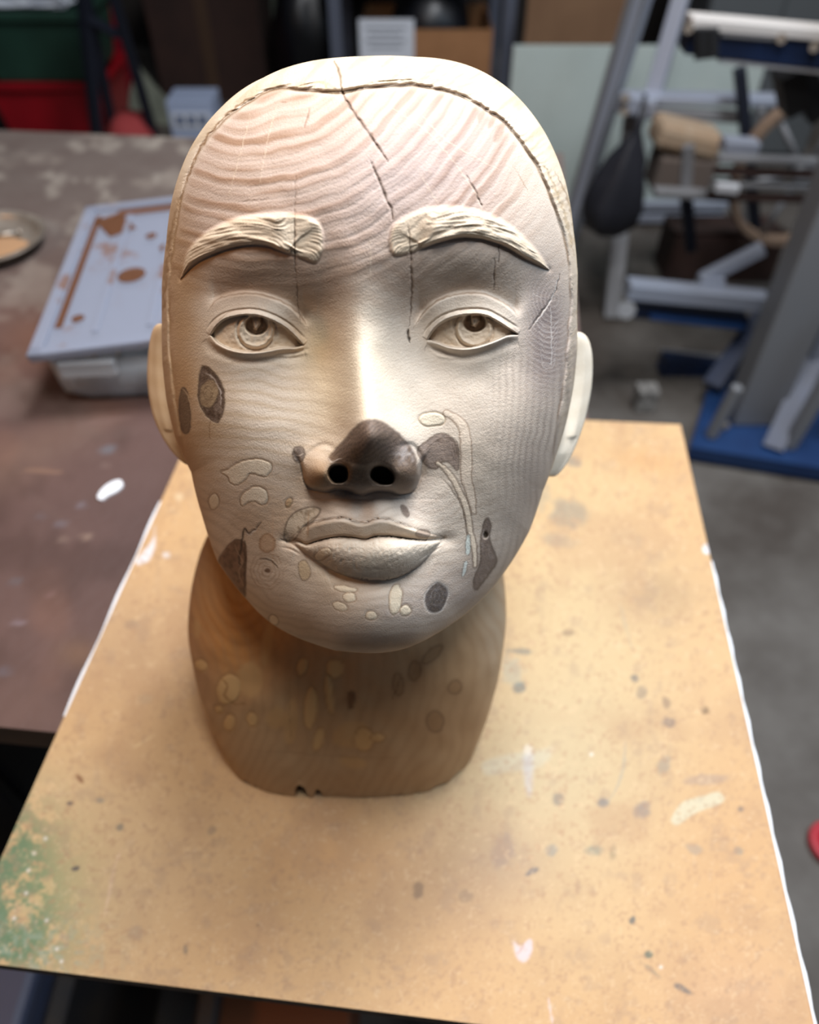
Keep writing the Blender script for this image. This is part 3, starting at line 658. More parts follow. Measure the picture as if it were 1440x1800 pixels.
secs = [(0.0, -.0375, .2640, .0830, .0790, 3.4), (0.03, -.0365, .2655, .0875, .0795, 3.2), (0.06, -.0358, .2675, .0905, .0785, 3.0), (0.09, -.0350, .2690, .0905, .0765, 2.7), (0.110, -.0340, .2705, .0865, .0730, 2.5),
        (0.125, -.0325, .2720, .0790, .0680, 2.4), (0.134, -.0305, .2735, .0700, .0620, 2.3), (0.142, -.0285, .2750, .0610, .0565, 2.2), (0.155, -.0255, .2760, .0545, .0530, 2.1), (0.175, -.0220, .2775, .0520, .0515, 2.0),
        (0.205, -.0190, .2800, .0500, .0510, 2.0), (0.235, -.0170, .2850, .0470, .0480, 2.0)]
sz = np.array([s_[0] for s_ in secs]); NZ, NA = 300, 720
zz = np.linspace(0, 0.235, NZ)
def sm(k):
    v = np.interp(zz, sz, [s_[k] for s_ in secs]); g_ = np.exp(-0.5*(np.arange(-12, 13)/5.0)**2); g_ /= g_.sum()
    return np.convolve(np.pad(v, 12, 'edge'), g_, 'valid')
cx_, cy_, rx_, ry_, nn_ = (sm(k)[:, None] for k in (1, 2, 3, 4, 5))
th = np.linspace(0, 2*np.pi, NA, endpoint=False)[None]
cs, sn = np.cos(th), np.sin(th)
gx = np.sign(cs)*np.abs(cs)**(2/nn_); gy = np.sign(sn)*np.abs(sn)**(2/nn_)
px3 = cx_+rx_*gx; py3 = cy_+ry_*gy; pz3 = np.repeat(zz[:, None], NA, 1)
# ragged sawn foot: uneven notches cut up from below
deg = np.degrees(th[0]) % 360
notch = 0.0012*(0.5+0.5*np.sin(deg*0.7)+0.4*np.sin(deg*2.3+1))
for c_, w_, h__ in ((262.0, 2.0, .017), (266.6, .9, .012), (236, 2.5, .005), (242, .8, .005), (300, 4.5, .004), (288, 1.2, .003), (312, 5, .004), (282, .6, .003), (40, 3, .006), (130, 3, .004)):
    notch = np.maximum(notch, h__*np.clip(1-np.abs((deg-c_+180) % 360-180)/w_, 0, 1)**0.25)
k_ = np.clip(1-zz/0.022, 0, 1)[:, None]
pz3 = pz3+notch[None]*k_
NV = np.stack([px3, py3, pz3], -1)
d1 = np.roll(NV, -1, 1)-np.roll(NV, 1, 1); d2 = np.gradient(NV, axis=0); nn = np.cross(d1, d2); nn /= np.linalg.norm(nn, axis=2, keepdims=True)+1e-12
NV = NV.reshape(-1, 3); nn = nn.reshape(-1, 3)
qx, qy, qz = proj(NV); vv = CAM-NV; vv /= np.linalg.norm(vv, axis=1)[:, None]
nd = np.sum(nn*vv, 1)
wv = ss(nd, 0.0, 0.2); NV = NV+nn*(nc.sample(qx, qy, nc.h)*wv/1000)[:, None]
bc_ = np.repeat(lin((206, 180, 144))[None], len(NV), 0)
ncol = (bc_*(1-wv[:, None])+nc.sample(qx, qy, nc.c)*wv[:, None])*np.array([.70, .63, .56])  # whole neck darkened, standing in for the chin's shade
gi = np.arange(NZ*NA).reshape(NZ, NA)
nq = np.stack([gi[:-1], np.roll(gi, -1, 1)[:-1], np.roll(gi, -1, 1)[1:], gi[1:]], -1).reshape(-1, 4)
# underside cap: an inner ring, recessed
me = np_mesh('neck_and_shoulders', NV-BASE0, nq); set_color(me, ncol)
link('neck_and_shoulders', me, M_wood, bust)
inr = np.c_[(NV[:NA, :2]-[-.0375, .264])*0.86+[-.0375, .264], np.full(NA, .004)]
ce = np.array([[-.0375, .264, .004]])
CV = np.vstack([NV[:NA], inr, ce])-BASE0
r0 = np.arange(NA); r1 = np.roll(r0, -1)
bmc = bmesh.new(); vs_ = [bmc.verts.new(v) for v in CV]
for i in range(NA):
    bmc.faces.new((vs_[r1[i]], vs_[r0[i]], vs_[NA+i], vs_[NA+r1[i]])); bmc.faces.new((vs_[NA+r1[i]], vs_[NA+i], vs_[2*NA]))
me = bpy.data.meshes.new('sawn_foot'); bmc.to_mesh(me); bmc.free()
o = link('sawn_foot', me, mat('dark_sawn_wood', (70, 52, 36), 0.9, noise=(300, (120, 92, 60), .2)), bust)

# ================================================================== ears
def local_at(px_, py_, Yl):
    d = ray(px_, py_); t = ((E0+Yl/1000*FA-CAM)@FA)/(d@FA); p = CAM+d*t-E0
    return np.array([p@XA, p@FA, p@UA])*1000
def ear(rim, sgn, yr=-104, yroot=-66):
    rim = spline([(a, b) for a, b in rim], 6)
    m = 90; T = np.linspace(0, 1, m)
    seg = np.r_[0, np.cumsum(np.hypot(*np.diff(rim, axis=0).T))]; seg /= seg[-1]
    rx = np.interp(T, seg, rim[:, 0]); ry = np.interp(T, seg, rim[:, 1])
    na = 72; V = []; Cl = []
    for i, t in enumerate(T):
        yy = yr+16*(t**2)                                  # lobe sits further forward than the top of the ear
        p = local_at(rx[i], ry[i], yy)
        root = np.array([sgn*(76-6*t)+CX, yroot-8*t+6, p[2]*0.90-2])
        mid_ = (p+root)/2; ax_ = (p-root)/2; ln = np.linalg.norm(ax_[:2]); e1 = ax_/np.linalg.norm(ax_)
        e2 = np.array([-e1[1], e1[0], 0]); e2 /= np.linalg.norm(e2)
        if e2[0]*sgn < 0: e2 = -e2                           # outward-facing side
        env = min(1, (np.sin(np.pi*min(max(t, .0), 1.0)))**0.45+0.02) if True else 1
        for j in range(na):
            a = 2*np.pi*j/na; u = np.cos(a); v = np.sin(a)
            th_ = 3.2+1.6*math.exp(-((u-.8)/.2)**2)
            o_ = v*th_*env*(abs(v)**-0.25 if abs(v) > 1e-3 else 1)
            if v > 0: o_ += (-4.2*math.exp(-((u-.15)/.33)**2)*math.sin(math.pi*min(1, t*1.25)) if t < .8 else 0)*v+1.3*math.exp(-((u-.45)/.13)**2)*v*(t < .7)
            q = mid_+ax_*u*(0.35+0.65*env)+e2*o_
            V.append(q); b = 0.5+0.5*math.sin(t*46+u*3)
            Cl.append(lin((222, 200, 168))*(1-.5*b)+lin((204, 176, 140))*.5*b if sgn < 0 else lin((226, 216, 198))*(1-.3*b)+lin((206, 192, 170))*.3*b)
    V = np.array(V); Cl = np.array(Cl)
    if sgn < 0: Cl = Cl*np.array([.84, .76, .68])  # left ear's dim warm light put into its colour
    top = V[:na].mean(0); bot = V[-na:].mean(0); n0 = len(V); V = np.vstack([V, top, bot]); Cl = np.vstack([Cl, Cl[:1], Cl[-1:]])
    Wv = to_world(V/1000)-BASE0
    bm_ = bmesh.new(); vs_ = [bm_.verts.new(v) for v in Wv]
    for i in range(m-1):
        for j in range(na):
            j2 = (j+1) % na; bm_.faces.new((vs_[i*na+j], vs_[i*na+j2], vs_[(i+1)*na+j2], vs_[(i+1)*na+j]))
    for j in range(na):
        j2 = (j+1) % na; bm_.faces.new((vs_[j2], vs_[j], vs_[n0])); bm_.faces.new((vs_[(m-1)*na+j], vs_[(m-1)*na+j2], vs_[n0+1]))
    bmesh.ops.recalc_face_normals(bm_, faces=bm_.faces)
    for f_ in bm_.faces: f_.smooth = True
    me = bpy.data.meshes.new('ear'); bm_.to_mesh(me); bm_.free(); set_color(me, Cl)
    return link('ear', me, M_wood, bust)
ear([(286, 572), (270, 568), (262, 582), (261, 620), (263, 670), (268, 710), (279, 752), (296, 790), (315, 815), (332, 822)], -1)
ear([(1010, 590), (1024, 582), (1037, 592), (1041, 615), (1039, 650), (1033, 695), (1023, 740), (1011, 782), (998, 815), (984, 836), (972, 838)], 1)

# ================================================================== plywood board
RB = R(-5.9); cB, sB = math.cos(RB), math.sin(RB)
corners = np.array([[-.233, .101], [.196, .056], [.244, .526], [-.190, .557]])
bc = Chart(-100, 680, 1480, 1900)
X, Y, H = bc.X, bc.Y, bc.h; ch = bc; full = (slice(None), slice(None))
bc.c[:] = lin((204, 164, 112))
P_ = lambda w_, c_: bc.paint(full, w_, c_)
P_(0.5+0.5*vnoise(X, Y, 150, 201, 1.4), (212, 176, 124)); P_(0.4*ss(vnoise(X, Y, 60, 202), 0, .8), (190, 152, 106))
P_(bc.gauss(1010, 1130, 130, 330, 0.8), (206, 184, 136)); P_(bc.gauss(930, 1380, 150, 130, .6), (196, 182, 142))
P_(bc.gauss(1160, 1040, 60, 40, .7)*(.8+.3*vnoise(X, Y, 30, 203)), (176, 148, 108)); P_(bc.gauss(230, 1130, 110, 90, .6), (176, 148, 112))  # second patch paints the head's cast shadow left of the bust
P_(bc.gauss(1140, 810, 50, 16, .4, 8), (200, 146, 86))
P_(bc.gauss(760, 1560, 110, 80, .45), (170, 138, 104)); P_(bc.gauss(880, 1520, 60, 50, .35), (150, 132, 112)); P_(bc.gauss(150, 1560, 120, 120, .45), (188, 168, 128)); P_(bc.gauss(120, 1400, 110, 60, .35), (206, 184, 140))
P_(bc.gauss(1300, 1760, 90, 60, .4), (196, 156, 122)); P_(bc.gauss(560, 1500, 90, 50, .3), (200, 140, 76))  # orange patch paints the bust's cast shadow in front of its base
gm = np.clip(bc.gauss(10, 1540, 62, 90, 1.5)+bc.gauss(30, 1660, 70, 60, .6), 0, 1)*ss(vnoise(X, Y, 22, 204)+.55*vnoise(X, Y, 6, 205), -1.0, .1)
P_(gm*.9, (58, 112, 84)); P_(bc.gauss(90, 1560, 60, 90, .35), (176, 176, 118)); P_(bc.gauss(60, 1680, 90, 50, .6)*ss(vnoise(X, Y, 9, 206), -.2, .8), (150, 164, 140))
for (x_, y_, rx, ry, ro, c_, a_) in [(1000, 905, 34, 26, 10, (150, 144, 122), .75), (940, 870, 30, 30, 0, (168, 158, 128), .6), (985, 950, 30, 12, 10, (150, 150, 130), .5), (1010, 812, 16, 9, 20, (140, 134, 118), .7), (1100, 945, 30, 16, 0, (190, 166, 124), .6),
        (915, 1145, 24, 6, 4, (130, 128, 112), .7), (914, 1208, 13, 10, 0, (110, 120, 112), .8), (900, 1180, 22, 26, 0, (170, 172, 150), .5), (1175, 1270, 12, 9, 0, (116, 108, 100), .85), (1116, 1192, 8, 7, 0, (120, 116, 104), .8), (1128, 1218, 9, 12, 0, (150, 134, 108), .7),
        (1060, 1412, 10, 9, 0, (118, 120, 116), .8), (1128, 1424, 15, 17, 0, (128, 124, 118), .75), (982, 1406, 12, 12, 0, (136, 128, 112), .75), (1302, 1422, 5, 5, 0, (110, 106, 98), .8), (970, 1494, 10, 10, 0, (140, 142, 130), .6), (1045, 1494, 16, 10, 0, (128, 136, 118), .65),
        (1078, 1500, 8, 14, 0, (150, 134, 100), .6), (885, 1494, 20, 30, 10, (150, 132, 116), .6), (935, 1532, 14, 5, -30, (112, 108, 104), .8), (1112, 1618, 6, 8, 0, (106, 106, 96), .9), (1140, 1678, 8, 7, 0, (92, 104, 88), .85), (1200, 1738, 18, 6, 30, (110, 104, 96), .8), (1145, 1705, 20, 4, 40, (140, 128, 104), .6),
        (1240, 1370, 42, 10, -4, (178, 152, 122), .8), (1168, 1345, 12, 18, 30, (140, 132, 116), .6), (1220, 1492, 16, 9, 20, (160, 146, 124), .6), (1298, 1496, 9, 7, 0, (140, 138, 120), .7), (1240, 1250, 8, 7, 20, (110, 88, 60), .8), (1172, 1236, 7, 12, -30, (140, 120, 96), .7),
        (735, 1565, 10, 16, 0, (110, 92, 76), .55), (820, 1575, 14, 12, 0, (130, 112, 92), .4), (124, 1412, 7, 5, 0, (112, 96, 84), .9), (133, 1526, 9, 5, -20, (84, 80, 78), .9), (210, 1454, 7, 7, 0, (134, 126, 106), .8), (176, 1406, 9, 6, 0, (150, 140, 116), .8), (141, 1370, 4, 10, -35, (130, 88, 56), .9), (372, 1460, 8, 10, 30, (150, 130, 104), .6), (326, 1670, 5, 10, 0, (130, 116, 96), .7), (240, 1640, 14, 14, 0, (170, 146, 116), .6), (255, 1228, 14, 9, 0, (190, 170, 130), .6), (454, 1626, 4, 4, 0, (130, 96, 64), .8), (232, 1098, 14, 8, 0, (150, 130, 106), .5), (1000, 1112, 12, 6, 0, (140, 118, 90), .7)]:
    s_ = bc.box(oval(x_, y_, rx*1.8, ry*1.8, ro), 6); c0, q0 = math.cos(R(ro)), math.sin(R(ro)); dx = X[s_]-x_; dy = Y[s_]-y_
    rr_ = np.hypot((dx*c0+dy*q0)/rx, (-dx*q0+dy*c0)/ry)+.25*vnoise(X[s_], Y[s_], 9, 210)
    bc.paint(s_, a_*ss(rr_, 1.25, .6), c_)
# pale paint smears
shape([(1180, 1440), (1195, 1415), (1215, 1404), (1240, 1398), (1262, 1392), (1274, 1404), (1262, 1416), (1236, 1424), (1216, 1434), (1200, 1446), (1188, 1450)], (206, 196, 160), None, soft=2.5)
shape([(850, 1340), (900, 1325), (945, 1318), (972, 1315), (964, 1336), (938, 1352), (900, 1356), (856, 1362)], (200, 196, 168), None, soft=6, a=.5); shape([(920, 1330), (936, 1322), (936, 1380), (930, 1400), (922, 1370)], (192, 194, 196), None, soft=6, a=.5)
shape([(268, 950), (272, 925), (272, 960), (262, 984), (246, 992), (240, 984)], (228, 226, 220), None, soft=3)
shape(oval(1243, 965, 8, 9), (232, 230, 224), None, soft=2); shape(oval(293, 976, 7, 6), (222, 212, 196), None, soft=2); shape(oval(315, 873, 7, 7), (226, 204, 160), None, soft=2, a=.7)
shape([(902, 1655), (915, 1662), (932, 1650), (936, 1668), (925, 1690), (910, 1684)], (224, 208, 206), None, soft=3, a=.8); shape(oval(928, 1318, 8, 10), (224, 214, 188), None, soft=3, a=.7)
line([(965, 1755), (968, 1778), (972, 1800)], (224, 200, 186), 3.0, .9); line([(214, 1490), (200, 1530), (190, 1580), (184, 1610)], (222, 192, 158), 3.5, .6); line([(235, 1315), (258, 1300), (272, 1292)], (232, 204, 150), 3, .6)
line([(1100, 1300), (1096, 1350), (1082, 1390), (1066, 1412)], (160, 160, 142), 2.5, .6); line([(1090, 1060), (1100, 1100), (1112, 1140)], (160, 156, 134), 3, .4); line([(88, 1315), (130, 1314), (170, 1318)], (196, 168, 120), 2.5, .6); line([(60, 1402), (110, 1396), (160, 1388)], (196, 170, 130), 2.5, .5)
for (x_, y_) in [(80, 1474), (25, 1614), (82, 1618), (100, 1668), (108, 1690), (60, 1500), (50, 1530), (1040, 1326), (1162, 1700), (46, 1570)]:
    s_ = bc.box(np.array([(x_, y_)]), 8); bc.paint(s_, .9*np.exp(-(((X[s_]-x_)**2+(Y[s_]-y_)**2)/9.0)), (236, 230, 214))
wear = ss(vnoise(X, Y, 5, 211)+.5*vnoise(X, Y, 11, 212), .15, 1.1)
P_(.5*wear, (174, 138, 102)); P_(.4*ss(vnoise(X, Y, 85, 215, 1.3)+.5*vnoise(X, Y, 34, 216), .0, .9), (182, 146, 106)); P_(.3*ss(vnoise(X, Y, 28, 217)+.5*vnoise(X, Y, 9, 218), .3, 1.1), (160, 134, 108)); P_(.35*ss(vnoise(X, Y, 4, 213)+.4*vnoise(X, Y, 13, 214), .3, 1.1), (226, 198, 152))
NU, NW = 560, 620
uu, ww = np.meshgrid(np.linspace(0, 1, NU), np.linspace(0, 1, NW), indexing='xy')
BV2 = ((1-ww)[..., None]*((1-uu)[..., None]*corners[0]+uu[..., None]*corners[1])+ww[..., None]*((1-uu)[..., None]*corners[3]+uu[..., None]*corners[2])).reshape(-1, 2)
BP = np.c_[BV2, np.zeros(len(BV2))]
bx, by, bz = proj(BP); bcol = bc.sample(bx, by, bc.c)*np.array([.72, .70, .75])
gi = np.arange(NU*NW).reshape(NW, NU)
bq = np.stack([gi[:-1, :-1], gi[:-1, 1:], gi[1:, 1:], gi[1:, :-1]], -1).reshape(-1, 4)
board = empty('plywood_board', (0, .3, -.010)); OB = np.array([0, .3, -.010])
tag(board, 'stained tan plywood board under the wooden bust, green paint at one corner', 'board')
M_board = mat('board_face', (200, 160, 110), .62, vcol='Col', bump=(700, .15), spec=.3)
me = np_mesh('board_face', BP-OB, bq); set_color(me, bcol); link('board_face', me, M_board, board)
TH = .010
def prism(name, P2, z0, z1, m, parent=None, org=None, top=True):
    org = np.zeros(3) if org is None else np.asarray(org); bm_ = bmesh.new(); n = len(P2)
    a = [bm_.verts.new((p[0]-org[0], p[1]-org[1], z0-org[2])) for p in P2]; b = [bm_.verts.new((p[0]-org[0], p[1]-org[1], z1-org[2])) for p in P2]
    for i in range(n): bm_.faces.new((a[i], a[(i+1) % n], b[(i+1) % n], b[i]))
    bm_.faces.new(a[::-1]); 
    if top: bm_.faces.new(b)
    bmesh.ops.recalc_face_normals(bm_, faces=bm_.faces)
    me = bpy.data.meshes.new(name); bm_.to_mesh(me); bm_.free(); return link(name, me, m, parent)
prism('plywood_core', corners, -TH, -.0006, mat('board_edge', (96, 78, 58), .85, noise=(160, (60, 46, 34), .2)), board, OB)
# white paint line along the right edge of the board
e0, e1 = corners[1], corners[2]; nrm = np.array([e1[1]-e0[1], -(e1[0]-e0[0])]); nrm /= np.linalg.norm(nrm)
strip = []
for k in range(41):
    t = k/40*.66; strip.append(e0+(e1-e0)*t+nrm*(.0011+.0005*math.sin(k*1.7)))
for k in range(40, -1, -1):
    t = k/40*.66; strip.append(e0+(e1-e0)*t-nrm*.0004)
tag(prism('painted_edge', strip, -TH*.9, .0004, mat('white_paint', (215, 218, 222), .5), board, OB), 'white dried paint on the edge')
e0, e1 = corners[0], corners[3]; strip = [e0+(e1-e0)*t+np.array([-.001-.0006*math.sin(t*40), 0]) for t in np.linspace(.3, .72, 30)]+[e0+(e1-e0)*t+np.array([.0004, 0]) for t in np.linspace(.72, .3, 30)]
prism('painted_edge', strip, -TH*.9, .0004, bpy.data.materials['white_paint'], board, OB)

# ================================================================== workbench
ZT = -.0105
def bf(u, v):   # bench frame: u along its front, v away; origin at its front edge
    o_ = np.array([-.269, .2365]); return o_+u*np.array([cB, sB])+v*np.array([-sB, cB])
bench = empty('workbench', (*bf(-.4, .45), -.88)); OBn = np.array([*bf(-.4, .45), -.88])
tag(bench, 'old workbench with a worn red-brown paint-spotted top beside the board', 'workbench')
tc_ = Chart(-700, 200, 1060, 1330)
X, Y, H = tc_.X, tc_.Y, tc_.h; ch = tc_; full = (slice(None), slice(None))
tc_.c[:] = lin((104, 80, 74))
tc_.paint(full, ss(vnoise(X, Y, 70, 301, 1.4)+.4*vnoise(X, Y, 24, 302), -.2, .7), (88, 66, 60)); tc_.paint(full, ss(Y, 640, 330)*.8, (112, 104, 98)); tc_.paint(full, .5*ss(vnoise(X, Y, 40, 303, 2)+.4*vnoise(X, Y, 14, 304), .1, .9)*ss(Y, 900, 330), (170, 160, 148)); tc_.paint(full, .6*ss(vnoise(X, Y, 26, 306, 1.8)+.6*vnoise(X, Y, 11, 307), .3, 1.1)*ss(Y, 560, 300), (176, 168, 156))
tc_.paint(full, .5*ss(vnoise(X, Y, 60, 305, 1.5), .1, .7)*ss(Y, 400, 800), (126, 92, 78)); tc_.paint(full, tc_.gauss(80, 600, 60, 40, .5), (126, 84, 60)); tc_.paint(full, tc_.gauss(60, 790, 110, 30, .3, -30), (146, 116, 96))
tc_.paint(full, tc_.gauss(250, 960, 60, 100, .5), (82, 64, 62)); tc_.paint(full, tc_.gauss(135, 1150, 24, 18, .7), (132, 100, 76)); tc_.paint(full, tc_.gauss(40, 1240, 70, 40, .5), (122, 94, 84))
for (x_, y_, rx, ry, ro, c_, a_) in [(190, 790, 14, 8, -10, (112, 112, 118), .8), (143, 888, 8, 7, 0, (128, 120, 128), .7), (107, 920, 10, 6, 0, (122, 116, 124), .7), (152, 944, 9, 6, 0, (156, 132, 116), .7), (110, 948, 10, 6, 0, (140, 118, 106), .5), (72, 908, 8, 6, 0, (116, 104, 106), .5),
        (33, 1094, 8, 6, 0, (140, 124, 130), .8), (88, 1045, 8, 6, 0, (136, 106, 102), .6), (28, 1022, 10, 6, 0, (100, 96, 100), .6), (5, 1180, 12, 12, 0, (110, 104, 112), .6), (186, 818, 7, 5, 0, (130, 108, 100), .6), (75, 828, 34, 4, 5, (150, 116, 94), .6), (180, 740, 50, 5, -8, (130, 104, 96), .6), (90, 900, 60, 5, 40, (118, 96, 88), .3)]:
    P = oval(x_, y_, rx, ry, ro); shape(P, c_, None, soft=3, a=a_)
Ut, Vt = np.meshgrid(np.linspace(-1.25, .40, 340), np.linspace(0, .975, 260))
TP = np.array([-.269, .2365])+Ut[..., None]*np.array([cB, sB])+Vt[..., None]*np.array([-sB, cB])
TP = np.c_[TP.reshape(-1, 2), np.full(Ut.size, ZT)]
tx, ty, tz = proj(TP); tcol = tc_.sample(tx, ty, tc_.c)*.74
gi = np.arange(Ut.size).reshape(Ut.shape)
tq = np.stack([gi[:-1, :-1], gi[:-1, 1:], gi[1:, 1:], gi[1:, :-1]], -1).reshape(-1, 4)
M_top = mat('bench_top', (100, 76, 70), .5, vcol='Col', noise=(14, (70, 54, 50), .2), bump=(120, .5), spec=.4)
_nt = M_top.node_tree; _rp = [n for n in _nt.nodes if n.type == 'VALTORGB'][0]; _rp.color_ramp.elements[1].color = (.4, .4, .4, 1)
me = np_mesh('bench_top', TP-OBn, tq); set_color(me, tcol); link('bench_top', me, M_top, bench)
BW = mat('bench_wood', (92, 68, 46), .8, noise=(30, (60, 44, 30), .25))
prism('tabletop_slab', [bf(-1.25, 0), bf(.40, 0), bf(.40, .975), bf(-1.25, .975)], ZT-.024, ZT-.0006, BW, bench, OBn)
for u, v in ((-1.2, .06), (.34, .06), (-1.2, .9), (.34, .9)):
    prism('leg', [bf(u-.04, v-.04), bf(u+.04, v-.04), bf(u+.04, v+.04), bf(u-.04, v+.04)], -.88, ZT-.024, BW, bench, OBn)
prism('apron', [bf(-1.2, .05), bf(.34, .05), bf(.34, .08), bf(-1.2, .08)], ZT-.11, ZT-.024, BW, bench, OBn)
prism('apron', [bf(-1.2, .89), bf(.34, .89), bf(.34, .92), bf(-1.2, .92)], ZT-.11, ZT-.024, BW, bench, OBn)
# dried drop of white paint
P = [at_z(x_, y_, ZT)[:2] for x_, y_ in spline([(172, 876), (180, 862), (196, 850), (212, 846), (217, 855), (206, 866), (190, 874), (180, 881)], 4, True)]
tag(prism('paint_drop', P[::-1], ZT, ZT+.0018, bpy.data.materials['white_paint'], bench, OBn), 'dried white paint drop')
#BG
# ================================================================== things on the bench
def blob(name, prof, m, parent=None, loc=(0, 0, 0), seg=48, sx=1, sy=1, wob=0.0, seed=1):
    """lathe of (r,z) profile"""
    r_ = random.Random(seed); ph = [r_.uniform(0, 6.28) for _ in range(6)]
    V = []; n = len(prof)
    for i, (r, z) in enumerate(prof):
        for k in range(seg):
            a = 2*math.pi*k/seg; q = 1+wob*(math.sin(3*a+ph[0]+z*30)*.5+math.sin(5*a+ph[1])*.35+math.sin(8*a+ph[2]+z*50)*.25)
            V.append((r*q*math.cos(a)*sx, r*q*math.sin(a)*sy, z))
    Fq = [(i*seg+k, i*seg+(k+1) % seg, (i+1)*seg+(k+1) % seg, (i+1)*seg+k) for i in range(n-1) for k in range(seg)]
    me = bpy.data.meshes.new(name); me.from_pydata(V, [], Fq); me.shade_smooth(); o = link(name, me, m, parent); o.location = loc; return o
def boxm(name, size, m, parent=None, loc=(0, 0, 0), rz=0.0, bev=0.0, rx=0.0, ry=0.0):
    bm_ = bmesh.new(); bmesh.ops.create_cube(bm_, size=1)
    bmesh.ops.scale(bm_, vec=size, verts=bm_.verts)
    if bev: bmesh.ops.bevel(bm_, geom=bm_.edges[:], offset=bev, segments=2, affect='EDGES', profile=.5)
    me = bpy.data.meshes.new(name); bm_.to_mesh(me); bm_.free(); o = link(name, me, m, parent); o.location = loc; o.rotation_euler = (rx, ry, rz); return o
def bar(name, a, b, w_, d_, m, parent=None, org=(0, 0, 0), bev=0.0, roll=0.0):
    a = Vector(a)-Vector(org); b = Vector(b)-Vector(org); L_ = (b-a).length
    o = boxm(name, (w_, d_, L_), m, parent, bev=bev)
    roll += math.pi/2 if abs((b-a).normalized().z) < .7 else 0; q = (b-a).to_track_quat('Z', 'Y'); o.rotation_mode = 'QUATERNION'; o.rotation_quaternion = q @ Matrix.Rotation(roll, 4, 'Z').to_quaternion(); o.location = (a+b)/2; return o
def rod(name, a, b, r, m, parent=None, org=(0, 0, 0), seg=12):
    a = Vector(a)-Vector(org); b = Vector(b)-Vector(org); bm_ = bmesh.new()
    bmesh.ops.create_cone(bm_, cap_ends=True, segments=seg, radius1=r, radius2=r, depth=(b-a).length)
    for f_ in bm_.faces: f_.smooth = len(f_.verts) == 4
    me = bpy.data.meshes.new(name); bm_.to_mesh(me); bm_.free(); o = link(name, me, m, parent)
    o.rotation_mode = 'QUATERNION'; o.rotation_quaternion = (b-a).to_track_quat('Z', 'Y'); o.location = (a+b)/2; return o
def sheet(name, pts, th, m, parent=None, org=(0, 0, 0)):
    """thick slab through a ring of 3-D points"""
    pts = [Vector(p)-Vector(org) for p in pts]; n = (pts[1]-pts[0]).cross(pts[-1]-pts[0]).normalized()*th
    bm_ = bmesh.new(); a = [bm_.verts.new(p) for p in pts]; b = [bm_.verts.new(p+n) for p in pts]; k = len(pts)
    bm_.faces.new(a[::-1]); bm_.faces.new(b)
    for i in range(k): bm_.faces.new((a[i], a[(i+1) % k], b[(i+1) % k], b[i]))
    bmesh.ops.recalc_face_normals(bm_, faces=bm_.faces); me = bpy.data.meshes.new(name); bm_.to_mesh(me); bm_.free(); return link(name, me, m, parent)
STEEL = mat('brushed_steel', (190, 180, 168), .3, metal=.6, noise=(40, (120, 108, 96), .3))
# steel dish
dc = at_z(-18, 436, ZT)
dish = empty('steel_dish', (dc[0], dc[1], ZT)); tag(dish, 'round shallow steel dish at the left edge of the workbench', 'dish')
r_ = .068
blob('bowl', [(0.0001, .0), (r_*.8, .0), (r_*.86, .002), (r_*.96, .013), (r_*1.02, .0155), (r_*1.03, .0145), (r_*.97, .0165), (r_*.9, .0125), (r_*.82, .0035), (r_*.5, .0025), (0.0001, .0025)], STEEL, dish)
blob('wood_dust', [(r_*.6, .0034), (r_*.45, .005), (r_*.2, .0058), (.0001, .006)], mat('wood_dust', (150, 116, 84), .95), dish, loc=(.005, -.012, 0), wob=.12)
sc_ = empty('screw', (dc[0]+.012, dc[1]+.02, ZT+.0075)); tag(sc_, 'shiny screw lying in the steel dish', 'screw')
rod('shank', (-.02, -.01, .001), (.018, .004, .001), .0018, STEEL, sc_); rod('screw_head', (.018, .004, .001), (.0205, .0048, .001), .0042, STEEL, sc_)

# plastic organiser
ZB = ZT; 
b0 = at_z(100, 716, ZB)[:2]; ax = np.array([cB, sB]); ay = np.array([-sB, cB])
a0 = R(4.5); ax = np.array([math.cos(a0), math.sin(a0)]); ay = np.array([-math.sin(a0), math.cos(a0)])
WO, LO, HO = .20, .285, .060
org = empty('plastic_organiser_box', (*b0, ZB)); org.rotation_euler = (0, 0, a0)
tag(org, 'translucent plastic compartment box with a dusty lid lying on the workbench', 'organiser box')
def plast(name, rgb, al, dust=None):
    m = mat(name, rgb, .35, noise=dust, spec=.5); m.node_tree.nodes['Principled BSDF'].inputs['Alpha'].default_value = al; return m
PLB = plast('clear_plastic', (196, 202, 208), .42); PLL = plast('frosted_lid', (140, 146, 162), .62, (16, (128, 92, 70), .06))
[n for n in PLL.node_tree.nodes if n.type == 'VALTORGB'][0].color_ramp.elements[0].position = .56
[n for n in PLL.node_tree.nodes if n.type == 'VALTORGB'][0].color_ramp.elements[1].position = .64
